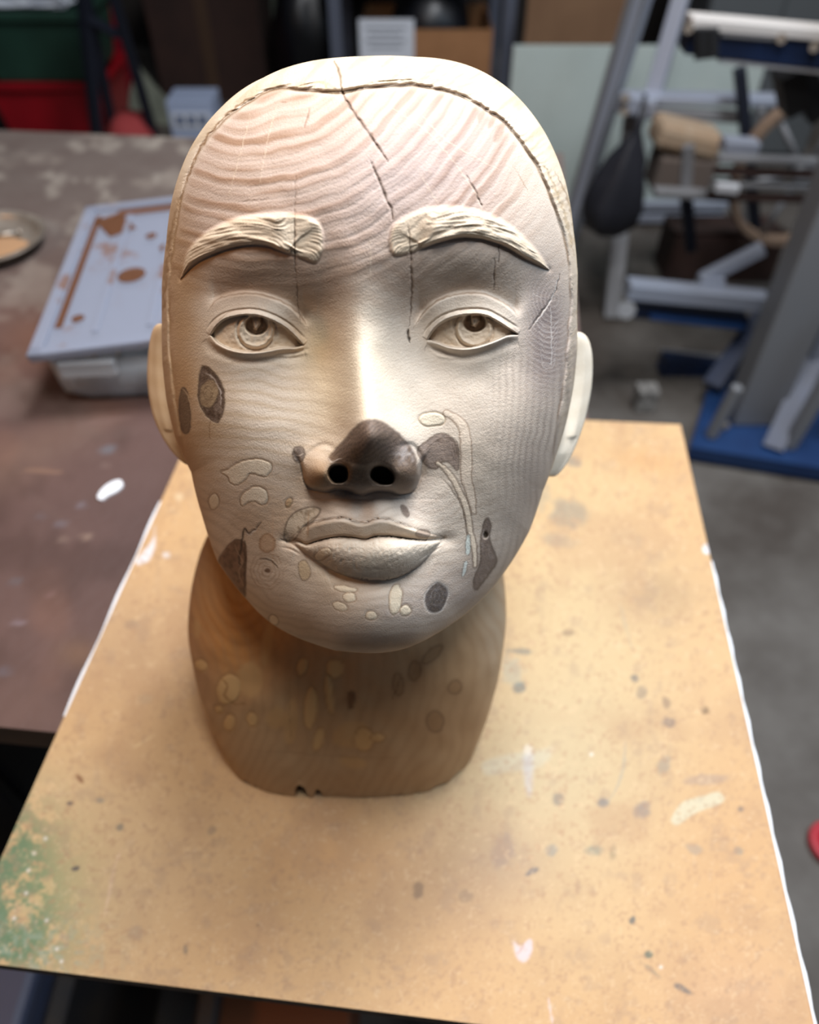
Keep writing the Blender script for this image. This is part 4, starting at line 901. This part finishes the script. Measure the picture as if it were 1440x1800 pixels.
def tray():
    bm_ = bmesh.new(); r = .022; t = .012
    def ring(x0, y0, x1, y1, z, rr):
        out = []
        for (cx, cy, s_) in ((x1-rr, y1-rr, 0), (x0+rr, y1-rr, 90), (x0+rr, y0+rr, 180), (x1-rr, y0+rr, 270)):
            for k in range(7):
                a = R(s_+15*k); out.append(bm_.verts.new((cx+rr*math.cos(a), cy+rr*math.sin(a), z)))
        return out
    rs = [ring(t, t, WO-t, LO-t, .001, r), ring(.003, .003, WO-.003, LO-.003, .012, r), ring(0, 0, WO, LO, HO-.008, r), ring(.0016, .0016, WO-.0016, LO-.0016, HO-.008, r-.001), ring(.005, .005, WO-.005, LO-.005, .013, r-.002), ring(t+.002, t+.002, WO-t-.002, LO-t-.002, .0028, r-.004)]
    bm_.faces.new(rs[0][::-1]); bm_.faces.new(rs[-1])
    for a, b in zip(rs, rs[1:]):
        for i in range(28): bm_.faces.new((a[i], a[(i+1) % 28], b[(i+1) % 28], b[i]))
    bmesh.ops.recalc_face_normals(bm_, faces=bm_.faces)
    for f_ in bm_.faces: f_.smooth = len(f_.verts) == 4
    me = bpy.data.meshes.new('tray'); bm_.to_mesh(me); bm_.free(); return me
link('tray', tray(), PLB, org)
for k in range(1, 4): boxm('divider', (.0016, LO-.02, HO-.012), PLB, org, (WO*k/4, LO/2, (HO-.012)/2+.002))
for k in range(1, 5): boxm('divider', (WO-.02, .0016, HO-.014), PLB, org, (WO/2, LO*k/5, (HO-.014)/2+.002))
lid = empty('lid', (0, 0, 0)); 
lb = boxm('lid', (WO+.008, LO+.008, .006), PLL, org, (WO/2-.004, LO/2-.002, HO+.006), rz=R(2.0), bev=.0025, ry=R(-4)); bpy.data.objects.remove(lid)
for s_ in (-1, 1):
    boxm('lid_rim', (.012, LO+.008, .0045), PLL, lb, (s_*(WO/2-.002), 0, .004), bev=.001); boxm('lid_rim', (WO+.008, .012, .0045), PLL, lb, (0, s_*(LO/2-.002), .004), bev=.001)
for k in range(3): boxm('raised_rib', (.006, LO-.05, .002), PLL, lb, (-WO/4+k*WO/4, 0, .0035), bev=.0008)
DUST = plast('brown_dust', (128, 88, 64), .75)
boxm('dust_film', (.007, LO-.06, .0006), DUST, lb, (-WO/2+.014, .01, .0034)); boxm('dust_film', (WO-.05, .014, .0006), DUST, lb, (0.01, LO/2-.018, .0034)); boxm('dust_film', (.03, .05, .0006), DUST, lb, (-WO/2+.036, LO/2-.045, .0034), rz=.5, bev=.0002)
for q_ in ((-.03, -.02, .014), (.0, .03, .008), (-.07, -.09, .006), (-.02, .06, .006)): rod('dust_spot', (q_[0], q_[1], .003), (q_[0], q_[1], .0038), q_[2], DUST, lb, seg=16)
boxm('latch', (.05, .010, .016), PLB, org, (WO*.22, -.004, HO-.014), bev=.002); DUST = plast('brown_dust', (128, 88, 64), .75)
boxm('dust_film', (.007, LO-.06, .0006), DUST, lb, (-WO/2+.014, .01, .0034)); boxm('dust_film', (WO-.05, .014, .0006), DUST, lb, (0.01, LO/2-.018, .0034)); boxm('dust_film', (.03, .05, .0006), DUST, lb, (-WO/2+.036, LO/2-.045, .0034), rz=.5, bev=.0002)
for q_ in ((-.03, -.02, .014), (.0, .03, .008), (-.07, -.09, .006), (-.02, .06, .006)): rod('dust_spot', (q_[0], q_[1], .003), (q_[0], q_[1], .0038), q_[2], DUST, lb, seg=16)
boxm('latch', (.05, .010, .016), PLB, org, (WO*.78, -.004, HO-.014), bev=.002)
rr_ = random.Random(4)
for k, (i, j) in enumerate(((0, 0), (1, 0), (0, 1), (1, 1), (2, 0), (0, 2), (1, 2))):
    c_ = [(120, 108, 92), (90, 92, 96), (150, 140, 120), (96, 70, 50)][k % 4]
    o = empty('hardware_pile', (b0[0]+ax[0]*(.03+.065*i)+ay[0]*(.03+.072*j), b0[1]+ax[1]*(.03+.065*i)+ay[1]*(.03+.072*j), ZB+.004)); bpy.data.objects.remove(o)
    bm_ = bmesh.new()
    for q in range(26):
        mm = Matrix.Translation((.033+.065*i+rr_.uniform(-.018, .018), .036+.072*j+rr_.uniform(-.022, .022), .008+rr_.uniform(0, .012))) @ Matrix.Rotation(rr_.uniform(0, 3), 4, 'Z') @ Matrix.Rotation(rr_.uniform(1.2, 1.9), 4, 'X')
        bmesh.ops.create_cone(bm_, cap_ends=True, segments=6, radius1=.002, radius2=.0012, depth=.016, matrix=mm)
    me = bpy.data.meshes.new('loose_hardware'); bm_.to_mesh(me); bm_.free(); o = link('loose_hardware', me, mat('hardware', c_, .45, metal=.4), org); tag(o, kind='stuff')

# ================================================================== room behind
ZF = -.88
M_floor = mat('concrete', (108, 103, 97), .75, noise=(2.6, (66, 58, 51), .14), bump=(40, .4))
fl = boxm('floor', (9, 8, .1), M_floor, None, (0, 2.2, ZF-.05)); tag(fl, kind='structure')
M_wall = mat('dark_wall', (52, 46, 42), .9, noise=(3, (34, 30, 28), .2))
wl = boxm('wall_back', (9, .1, 3.6), M_wall, None, (0, 5.0, ZF+1.8)); tag(wl, kind='structure')
for nm, x_ in (('wall_left', -4.0), ('wall_right', 4.0)): tag(boxm(nm, (.1, 8, 3.6), M_wall, None, (x_, 2.2, ZF+1.8)), kind='structure')
def T(name, loc, label, cat, group=None): return tag(empty(name, loc), label, cat, group)
NAVY = mat('navy_paint', (22, 42, 78), .45, noise=(9, (14, 24, 46), .25)); BLUE = mat('blue_paint', (26, 58, 102), .45, noise=(8, (20, 44, 84), .25))
ALU = mat('aluminium', (168, 174, 188), .42, metal=.35); ALUD = mat('grey_aluminium', (132, 132, 134), .5, metal=.2); BLACK = mat('black_rubber', (22, 21, 22), .6)
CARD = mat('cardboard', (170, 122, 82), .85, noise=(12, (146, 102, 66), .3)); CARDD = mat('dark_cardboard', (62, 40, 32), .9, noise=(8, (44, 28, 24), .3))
PALE = mat('pale_panel', (196, 206, 200), .35, noise=(2.5, (170, 182, 178), .3)); PLY = mat('brown_plywood', (136, 104, 76), .75, noise=(5, (110, 80, 56), .3))
WHITE = mat('white_plastic', (218, 220, 224), .5); PAPER = mat('paper', (214, 218, 226), .7)
# open tote builder
def tote(root, w0, w1, d0, d1, h, m, rim=.02, t=.006):
    bm_ = bmesh.new()
    def ring(w_, d_, z): return [bm_.verts.new(p) for p in ((-w_/2, -d_/2, z), (w_/2, -d_/2, z), (w_/2, d_/2, z), (-w_/2, d_/2, z))]
    rs = [ring(w0, d0, 0), ring(w1, d1, h-.03), ring(w1+rim*2, d1+rim*2, h-.03), ring(w1+rim*2, d1+rim*2, h), ring(w1-t, d1-t, h), ring(w0-t, d0-t, t)]
    bm_.faces.new(rs[0][::-1]); bm_.faces.new(rs[-1])
    for a, b in zip(rs, rs[1:]):
        for i in range(4): bm_.faces.new((a[i], a[(i+1) % 4], b[(i+1) % 4], b[i]))
    bmesh.ops.recalc_face_normals(bm_, faces=bm_.faces); bmesh.ops.bevel(bm_, geom=bm_.edges[:], offset=.004, segments=1, affect='EDGES')
    me = bpy.data.meshes.new('tub'); bm_.to_mesh(me); bm_.free(); return link('tub', me, m, root)
# red tote and green tote
c0 = at_y(88, 200, 3.25); red = T('storage_tote', (c0[0], 3.45, ZF), 'large red plastic storage tote on the floor beyond the workbench', 'tote')
RED = mat('red_plastic', (168, 16, 30), .4, noise=(5, (128, 10, 22), .3)); tote(red, .36, .44, .34, .38, .33, RED)
c0 = at_y(60, 90, 3.2); grn = T('storage_tote', (c0[0]-.02, 3.43, ZF+.33), 'dark green plastic tote stacked on the red tote', 'tote')
GREEN = mat('green_plastic', (40, 74, 60), .5, noise=(5, (26, 52, 42), .3)); tote(grn, .36, .42, .34, .38, .24, GREEN)
rag = boxm('crumpled_paper', (.30, .2, .05), PAPER, None, (c0[0]-.03, 3.4, ZF+.585), bev=.02); tag(rag, 'white crumpled paper heaped on top of the green tote', 'paper')
me = rag.data; bm_ = bmesh.new(); bm_.from_mesh(me); bmesh.ops.subdivide_edges(bm_, edges=bm_.edges[:], cuts=3, use_grid_fill=True)
for v in bm_.verts: v.co += Vector((rr_.uniform(-.02, .02), rr_.uniform(-.02, .02), rr_.uniform(-.012, .02)*(v.co.z > -.01)))
bm_.to_mesh(me); bm_.free()
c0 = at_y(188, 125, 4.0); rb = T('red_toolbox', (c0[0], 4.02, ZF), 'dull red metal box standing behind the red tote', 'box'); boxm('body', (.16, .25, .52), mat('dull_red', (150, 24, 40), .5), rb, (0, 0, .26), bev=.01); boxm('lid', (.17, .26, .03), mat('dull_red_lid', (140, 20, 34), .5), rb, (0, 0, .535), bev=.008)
# folding stand with dark legs
st = T('folding_stand', (*at_z(230, 300, ZF)[:2], ZF), 'black folding tripod stand beside the red tote', 'stand'); so = np.array(st.location)
DARK = mat('dark_steel', (34, 38, 50), .5, metal=.3)
hub = at_y(140, -60, 3.0)
for k, (px_, py_) in enumerate(((212, 290), (286, 290), (180, 330))):
    yy = (3.0, 3.25, 3.4)[k]; f_ = at_z(px_, py_, ZF); tag(bar('leg', hub if k != 1 else at_y(196, -20, 3.05), f_, .035, .035, DARK, st, so, .004))
bar('crossbar', at_y(150, 30, 3.0), at_y(206, 60, 3.1), .03, .03, DARK, st, so); bar('stand_head', hub, at_y(200, -40, 3.02), .05, .05, DARK, st, so)
# canvas sheet, salmon pad, printed box
g0 = at_z(300, 290, ZF); cv = T('canvas_sheet', (g0[0], g0[1], ZF), 'grey-green curved sheet leaning behind the folding stand', 'sheet')
P3 = [at_y(x_, y_, Y_) for x_, y_, Y_ in ((222, 262, 3.72), (228, 165, 3.8), (240, 112, 3.84), (256, 130, 3.82), (285, 165, 3.8), (330, 190, 3.76), (380, 232, 3.70), (385, 262, 3.68))]
sheet('canvas', P3, .012, mat('grey_green', (156, 160, 142), .8, noise=(6, (92, 96, 84), .3)), cv, (g0[0], g0[1], ZF))
g0 = at_z(247, 300, ZF); pad = T('salmon_pad', (g0[0], g0[1], ZF), 'faded salmon-red cushion on the floor between the black stand legs', 'cushion')
blob('cushion', [(.0001, 0), (.09, .0), (.105, .03), (.10, .17), (.06, .22), (.0001, .23)], mat('salmon_cloth', (166, 62, 62), .85), pad, wob=.12)
g0 = at_z(362, 292, ZF); bx_ = T('printed_box', (g0[0], g0[1], ZF), 'small white box with blue-grey print beside the curved sheet', 'box')
boxm('carton', (.18, .16, .28), mat('white_blue', (168, 180, 206), .7), bx_, (0, 0, .14), bev=.004); boxm('printed_panel', (.15, .004, .06), PAPER, bx_, (0, -.082, .21)); 
for k in range(3): boxm('printed_bar', (.03, .003, .035), mat('print_grey', (96, 108, 136), .7), bx_, (-.045+.045*k, -.0855, .212))
# dark stacked boxes at the back
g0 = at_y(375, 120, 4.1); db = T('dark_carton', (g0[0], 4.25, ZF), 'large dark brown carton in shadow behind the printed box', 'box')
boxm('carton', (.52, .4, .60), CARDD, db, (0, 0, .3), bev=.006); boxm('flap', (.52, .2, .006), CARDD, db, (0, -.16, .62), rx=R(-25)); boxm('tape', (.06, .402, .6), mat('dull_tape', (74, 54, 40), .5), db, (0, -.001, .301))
g0 = at_y(500, 80, 4.5); pb = T('pale_board', (g0[0], 4.62, ZF), 'pale grey-green board leaning on the back wall', 'board'); o = boxm('board', (.5, .02, .72), mat('dull_green_board', (104, 110, 98), .8), pb, (0, 0, .36), rx=R(-6)); boxm('edge_batten', (.5, .03, .03), CARDD, pb, (0, .05, .72), rx=R(-6))
g0 = at_y(570, 80, 3.95); bb = T('bin_bag', (g0[0]-.09, 4.06, ZF), 'black rubbish bag slumped beside the cardboard box', 'bag')
blob('bag', [(.0001, 0), (.13, .01), (.155, .12), (.15, .3), (.12, .44), (.06, .52), (.03, .55), (.05, .58), (.0001, .58)], mat('black_plastic', (20, 21, 26), .35, bump=(14, 1.0)), bb, wob=.16); 
# slotted shelving unit with open carton
SX0 = at_y(893, 60, 3.35)[0]; sx1 = SX0-.665
sh = T('shelving_unit', (SX0, 3.55, ZF), 'grey slotted-angle steel shelving unit behind the bust', 'shelf'); so = np.array(sh.location)
SL = mat('slotted_steel', (112, 118, 134), .45, metal=.5)
for (x_, y_) in ((SX0, 3.35), (sx1, 3.35), (SX0, 3.95), (sx1, 3.95)):
    p = bar('post', (x_, y_, ZF), (x_, y_, ZF+1.5), .045, .004, SL, sh, so)
    bar('post_flange', (x_+.022, y_+.02, ZF), (x_+.022, y_+.02, ZF+1.5), .004, .045, SL, sh, so)
    if x_ == SX0 and y_ < 3.5:
        for k in range(24): boxm('slot', (.014, .003, .026), BLACK, p, (0, -.0022, -.68+k*.058))
for z_ in (.12, .74, 1.35):
    boxm('shelf_board', (.665, .6, .02), mat('shelf_dark', (60, 54, 50), .8), sh, ((sx1-SX0)/2, .1, z_)); bar('front_rail', (sx1, 3.345, ZF+z_-.02), (SX0, 3.345, ZF+z_-.02), .05, .004, SL, sh, so)
xa, xb = at_y(636, 60, 3.4)[0], at_y(864, 90, 3.4)[0]
ct = T('cardboard_box', ((xa+xb)/2, 3.6, ZF+.131), 'open brown cardboard box with a white label on the lower shelf', 'box'); so = np.array(ct.location)
zt = at_y(750, 52, 3.4)[2]; hh = zt-(ZF+.131); w_ = xb-xa
boxm('front_panel', (w_, .008, hh), CARD, ct, (0, -.2, hh/2)); boxm('back_panel', (w_, .008, hh), CARD, ct, (0, .2, hh/2)); boxm('side_panel', (.008, .4, hh), CARD, ct, (-w_/2+.004, 0, hh/2)); boxm('side_panel', (.008, .4, hh), CARD, ct, (w_/2-.004, 0, hh/2)); boxm('base_panel', (w_, .4, .008), CARD, ct, (0, 0, .004))
lbx = at_y(680, 72, 3.395)
lab = boxm('label', (.215, .002, .15), PAPER, ct, (lbx[0]-so[0], -.206, lbx[2]-so[2]))
for k in range(4): boxm('printed_line', (.16-.03*(k % 2), .001, .006), mat('print_dark', (120, 124, 132), .7), lab, (-.005, -.0016, .045-k*.022))
o = T('black_bag', ((xa+xb)/2+.02, 3.6, ZF+.15), 'black plastic bundle inside the open cardboard box', 'bag'); blob('bundle', [(.0001, 0), (.13, 0), (.16, .1), (.16, hh-.04), (.13, hh+.06), (.06, hh+.10), (.0001, hh+.11)], bpy.data.materials['black_plastic'], o, wob=.09)
g0 = at_y(720, -14, 3.42); mp = T('metal_pan', (g0[0], 3.5, ZF+.751), 'round metal pan on the upper shelf above the cardboard box', 'pan'); blob('bowl', [(.0001, 0), (.12, 0), (.15, .04), (.158, .05), (.15, .052), (.115, .008), (.0001, .008)], STEEL, mp)
# pale panel with aluminium frame, plywood above
YP = 2.75; L0 = at_y(903, 90, YP)[0]; L1 = at_y(1345, 120, YP)[0]; zt = at_y(1000, 82, YP)[2]; zb = at_y(1200, 380, YP)[2]
pp = T('framed_pale_panel', ((L0+L1)/2, YP, ZF), 'large pale greenish-white panel with an aluminium bottom rail behind the ladder', 'panel'); so = np.array(pp.location)
boxm('panel', (L1-L0, .02, zt-zb), PALE, pp, (0, .01, (zt+zb)/2-ZF)); 
for z_ in (zb, zb+.045): boxm('rail', (L1-L0+.02, .04, .032), ALU, pp, (0, -.005, z_-ZF), bev=.004)
boxm('foot', (.05, .3, zb-ZF), ALUD, pp, (-(L1-L0)/2+.05, 0, (zb-ZF)/2)); boxm('foot', (.05, .3, zb-ZF), ALUD, pp, ((L1-L0)/2-.05, 0, (zb-ZF)/2))
xa, xb = at_y(925, 30, 3.2)[0], at_y(1125, 30, 3.2)[0]; zt2 = at_y(1000, -30, 3.2)[2]
o = T('plywood_sheet', ((xa+xb)/2, 3.2, ZF), 'brown plywood sheet standing behind the pale panel', 'board'); boxm('sheet', (xb-xa, .018, zt2-ZF), PLY, o, (0, 0, (zt2-ZF)/2)); boxm('edge', (.012, .02, zt2-ZF), CARDD, o, ((xb-xa)/2+.006, 0, (zt2-ZF)/2))
xa, xb = at_y(1242, 30, 3.3)[0], at_y(1500, 30, 3.3)[0]; o = T('grey_cabinet', ((xa+xb)/2, 3.5, ZF), 'dark grey metal cabinet behind the blue steel rack', 'cabinet'); boxm('body', (xb-xa, .4, 1.3), mat('cabinet_grey', (84, 88, 90), .6), o, (0, 0, .65), bev=.006); boxm('door', ((xb-xa)*.48, .012, 1.2), mat('cabinet_door', (90, 94, 96), .6), o, (-(xb-xa)*.25, -.206, .65), bev=.003); boxm('door', ((xb-xa)*.48, .012, 1.2), bpy.data.materials['cabinet_door'], o, ((xb-xa)*.25, -.206, .65), bev=.003)
# aluminium ladder
f0 = at_z(985, 470, ZF); ld = T('aluminium_ladder', tuple(f0), 'leaning aluminium step ladder to the right of the bust', 'ladder'); so = np.array(ld.location)
Q = lambda x_, y_, Y_: at_y(x_, y_, Y_)
bar('stile', at_z(985, 470, ZF), Q(1142, -40, 2.35), .075, .03, ALU, ld, so, .004); bar('stile_flange', at_z(978, 472, ZF), Q(1130, -40, 2.33), .012, .05, ALUD, ld, so)
bar('stile', Q(1143, 185, 2.35), Q(1208, -40, 2.42), .045, .03, ALU, ld, so, .004)
bar('rung', Q(1100, 170, 2.33), Q(1405, 176, 2.33), .022, .06, ALU, ld, so, .004); bar('rung', Q(1100, 195, 2.31), Q(1300, 205, 2.31), .03, .03, ALUD, ld, so, .004)
bar('hinge', Q(1085, 178, 2.28), Q(1150, 192, 2.28), .055, .03, ALU, ld, so, .01); rod('bolt', Q(1100, 172, 2.22), Q(1100, 172, 2.30), .012, STEEL, ld, so); rod('bolt', Q(1098, 196, 2.22), Q(1098, 196, 2.30), .012, STEEL, ld, so)
bar('rear_leg', Q(1112, 196, 2.4), at_z(1075, 560, ZF), .05, .025, ALUD, ld, so, .004); bar('rear_leg', Q(1340, 190, 2.45), at_z(1300, 470, ZF), .03, .02, ALUD, ld, so, .004)
o = T('foam_lump', tuple(Q(1205, 240, 2.22)), 'beige foam block resting on the machine shelf beside the ladder', 'foam'); so = np.array(o.location)
b1 = boxm('block', (.19, .12, .07), mat('beige_foam', (168, 152, 132), .9, noise=(20, (150, 120, 90), .3)), o, (0, 0, .0), bev=.02, ry=R(12)); boxm('skirt', (.17, .11, .10), mat('brown_cloth', (104, 92, 84), .9), o, (.01, 0, -.09), bev=.01, ry=R(4))
# hanging black bag
o = T('hanging_bag', tuple(Q(1066, 398, 2.1)), 'black plastic bag hanging from the ladder hinge', 'bag'); zt = Q(1112, 215, 2.1)[2]-o.location[2]
bg_ = blob('bag', [(.0001, -.02), (.055, -.012), (.08, .02), (.084, .07), (.07, .13), (.052, .19), (.024, zt*.85), (.010, zt*.95), (.012, zt+.04), (.0001, zt+.04)], mat('black_bag', (34, 35, 42), .5, bump=(30, 1.0)), o, wob=.17, sx=1.0, sy=.7)
o.rotation_euler = (0, R(7), 0); rod('tie', (0, 0, zt), (0, .03, zt+.06), .006, BLACK, o)
# machine: blue base, columns, beams, spoked wheel
mc = T('steel_rack', tuple(at_z(1340, 760, ZF)), 'blue-footed steel machine stand with tall grey aluminium columns at the right', 'machine stand'); so = np.array(mc.location)
def fp(x_, y_, z_): return at_z(x_, y_, z_)
zz_ = ZF+.05
BP_ = [fp(1213, 786, zz_), fp(1500, 832, zz_), fp(1500, 668, zz_), fp(1258, 640, zz_)]
prism('base_plate', [p[:2] for p in BP_], ZF+.012, zz_, BLUE, mc, so); 
for (x_, y_) in ((1240, 775), (1430, 805), (1290, 655)): p = fp(x_, y_, ZF); rod('foot_pad', (p[0], p[1], ZF), (p[0], p[1], ZF+.02), .03, BLACK, mc, so)
def post(xb_, yb_, w_, d_, m, h=1.5, nm='column', tilt=0): 
    p = fp(xb_, yb_, zz_); return bar(nm, p, (p[0]+tilt, p[1], ZF+h), w_, d_, m, mc, so, .005)
c1 = post(1318, 732, .115, .08, ALUD); 
for s_ in (-1, 1): boxm('column_rib', (.012, .006, 1.44), ALU, c1, (s_*.045, -.043, 0))
boxm('column_groove', (.03, .004, 1.44), DARK, c1, (0.01, -.041, 0))
post(1405, 700, .10, .10, ALU); post(1470, 775, .06, .06, ALUD)
bar('gusset', fp(1248, 690, zz_)+np.array([0, 0, .02]), fp(1330, 620, zz_)+np.array([0, 0, .20]), .03, .05, NAVY, mc, so); bar('gusset', fp(1358, 790, zz_), fp(1400, 700, zz_)+np.array([0, 0, .18]), .03, .05, NAVY, mc, so)
bar('rod', fp(1249, 768, zz_), fp(1249, 768, zz_)+np.array([.02, 0, .16]), .026, .026, ALUD, mc, so, .006); bar('rod', fp(1386, 786, zz_), fp(1386, 786, zz_)+np.array([.03, 0, .42]), .03, .03, ALUD, mc, so, .006)
for (x_, y_) in ((1272, 752), (1366, 760), (1370, 726)): p = fp(x_, y_, zz_); rod('bolt', (p[0], p[1], zz_), (p[0], p[1], zz_+.014), .012, STEEL, mc, so)
YB = 1.72
def beam(x0, y0, x1, y1, Y_, w_, d_, m, nm='beam'): return bar(nm, Q(x0, y0, Y_), Q(x1, y1, Y_), w_, d_, m, mc, so, .003)
beam(1102, 506, 1345, 530, YB, .04, .05, ALU); beam(1112, 540, 1310, 562, YB+.03, .03, .06, NAVY); beam(1140, 553, 1305, 572, YB, .012, .04, BLUE)
rod('end_roller', Q(1102, 545, YB-.05), Q(1102, 545, YB+.05), .022, ALUD, mc, so)
beam(1236, 490, 1342, 436, YB+.05, .03, .03, ALU, 'brace'); beam(1228, 494, 1270, 496, YB+.04, .03, .04, ALU, 'brace')
beam(1162, 640, 1300, 660, YB+.1, .06, .06, NAVY); beam(1166, 640, 1163, 700, YB+.1, .03, .03, NAVY, 'strut'); beam(1165, 628, 1290, 640, YB+.14, .012, .08, ALUD)
YT = 1.62
beam(1210, 36, 1480, 60, YT+.02, .020, .05, mat('worn_white_metal', (196, 190, 184), .5)); beam(1206, 62, 1480, 94, YT+.03, .052, .05, NAVY); beam(1262, 98, 1480, 122, YT+.03, .015, .04, WHITE)
b_ = beam(1268, 60, 1362, 68, YT, .010, .006, ALUD, 'rail_strip')
for (x_, y_) in ((1374, 68), (1432, 83), (1211, 50)): rod('bolt', Q(x_, y_, YT-.012), Q(x_, y_, YT+.01), .009, STEEL, mc, so)
for k in range(5): beam(1226+k*8, 48, 1226+k*8, 106-k, YT-.01-.002*(k % 2), .0065, .012, BLACK, 'tape_wrap')
beam(1385, 120, 1398, 190, YT+.1, .07, .05, BLACK, 'motor_bracket'); beam(1400, 110, 1440, 200, YT+.12, .05, .05, BLACK, 'motor_bracket')
# spoked wheel
wh = T('spoked_wheel', tuple(Q(1412, 302, 2.16)), 'large tan-rimmed spoked wheel behind the grey column', 'wheel')
RW = .205; bm_ = bmesh.new(); n = 56
prf = [(RW-.012, -.02), (RW+.006, -.022), (RW+.012, 0), (RW+.006, .022), (RW-.012, .02)]
vv_ = [[bm_.verts.new((r*math.cos(2*math.pi*k/n)*.92, z, r*math.sin(2*math.pi*k/n))) for r, z in prf] for k in range(n)]
for k in range(n):
    for j in range(5): bm_.faces.new((vv_[k][j], vv_[(k+1) % n][j], vv_[(k+1) % n][(j+1) % 5], vv_[k][(j+1) % 5]))
bmesh.ops.recalc_face_normals(bm_, faces=bm_.faces); me = bpy.data.meshes.new('rim'); bm_.to_mesh(me); bm_.free(); link('rim', me, mat('tan_rim', (128, 106, 88), .6), wh)
for k in range(6):
    a = R(12+60*k); rod('spoke', (.02*math.cos(a), 0, .02*math.sin(a)), ((RW-.008)*.92*math.cos(a), 0, (RW-.008)*math.sin(a)), .009, ALUD, wh)
rod('hub', (0, -.03, 0), (0, .03, 0), .032, ALUD, wh, seg=24)
for k in range(4): beam(1262-6*k, 278+22*k, 1440, 284+22*k, 1.93, .014, .03, (ALUD, CARDD)[k % 2], 'cross_rail')
beam(1150, 337, 1300, 345, 2.0, .018, .04, ALUD, 'cross_rail'); beam(1205, 338, 1210, 255, 2.02, .016, .03, ALUD, 'strut'); beam(1270, 253, 1330, 258, 1.98, .03, .05, ALU, 'clamp_plate'); beam(1258, 329, 1298, 333, 1.9, .022, .02, WHITE, 'clamp_plate')
beam(1300, 120, 1330, 420, 2.26, .03, .03, DARK, 'strut'); beam(1206, 345, 1215, 440, 2.05, .03, .03, DARK, 'strut')
g0 = at_z(1230, 520, ZF); o = T('brown_carton', (Q(1250, 460, 2.42)[0], 2.40, ZF), 'dark brown carton under the pale panel rail', 'box'); boxm('carton', (.36, .16, .16), CARDD, o, (0, 0, .08), bev=.004); boxm('flap', (.36, .1, .005), CARDD, o, (0, -.03, .165), rx=R(-12))
# floor odds
p = at_z(1130, 716, ZF); o = T('wood_offcut', tuple(p), 'pale speckled wood offcut on the floor behind the plywood board', 'offcut'); boxm('block', (.055, .05, .07), mat('speckled', (150, 146, 140), .8, noise=(60, (90, 86, 82), .1)), o, (0, 0, .035), bev=.004)
p = at_z(1462, 1488, ZF); o = T('red_plate', tuple(p), 'round red plastic disc on the concrete floor at the right edge', 'disc'); blob('disc', [(.0001, .012), (.026, .012), (.03, .016), (.038, .016), (.04, .012), (.04, 0), (.0001, 0)], mat('bright_red', (176, 36, 48), .45), o)
# under the bench and under the board
o = T('storage_case', (*at_z(-45, 1790, -.5)[:2], ZF), 'blue-grey plastic case on the floor under the board corner', 'case'); boxm('body', (.15, .26, .34), mat('blue_grey_plastic', (92, 100, 128), .5), o, (-.03, -.02, .17), bev=.01); boxm('lid', (.16, .27, .04), mat('blue_grey_lid', (86, 94, 120), .5), o, (-.03, -.02, .36), bev=.01); boxm('handle', (.09, .02, .02), BLACK, o, (-.03, -.16, .3), bev=.004)
o = T('black_crate', (*at_z(230, 1775, -.55)[:2], ZF), 'dark grey crate on the floor under the front of the board', 'crate'); tote(o, .13, .15, .3, .32, .33, mat('charcoal_plastic', (50, 50, 54), .6, noise=(9, (72, 62, 54), .15)))
o = T('brown_board', (*at_z(480, 1800, -.6)[:2], ZF), 'rust-brown wooden box on the floor under the board front', 'box'); boxm('body', (.15, .3, .26), mat('rust_wood', (120, 66, 34), .8), o, (0.01, 0, .13), bev=.005); boxm('lid', (.155, .305, .015), mat('rust_lid', (128, 72, 38), .8), o, (0.01, 0, .268), bev=.003)
o = T('added_shade_cabinet', (*bf(-.70, .42), ZF), 'black cabinet added to darken the space underneath the workbench', 'cabinet'); boxm('body', (1.0, .6, .62), mat('added_shade_cabinet', (26, 23, 22), .8), o, (0, 0, .31), rz=RB, bev=.006)  # invented dark unit standing in for the shade below the bench
for k in (-1, 1): boxm('door', (.48, .015, .56), mat('added_shade_door', (30, 27, 25), .7), o, (k*.25*cB+sB*.308, k*.25*sB-cB*.308, .31), rz=RB, bev=.003)
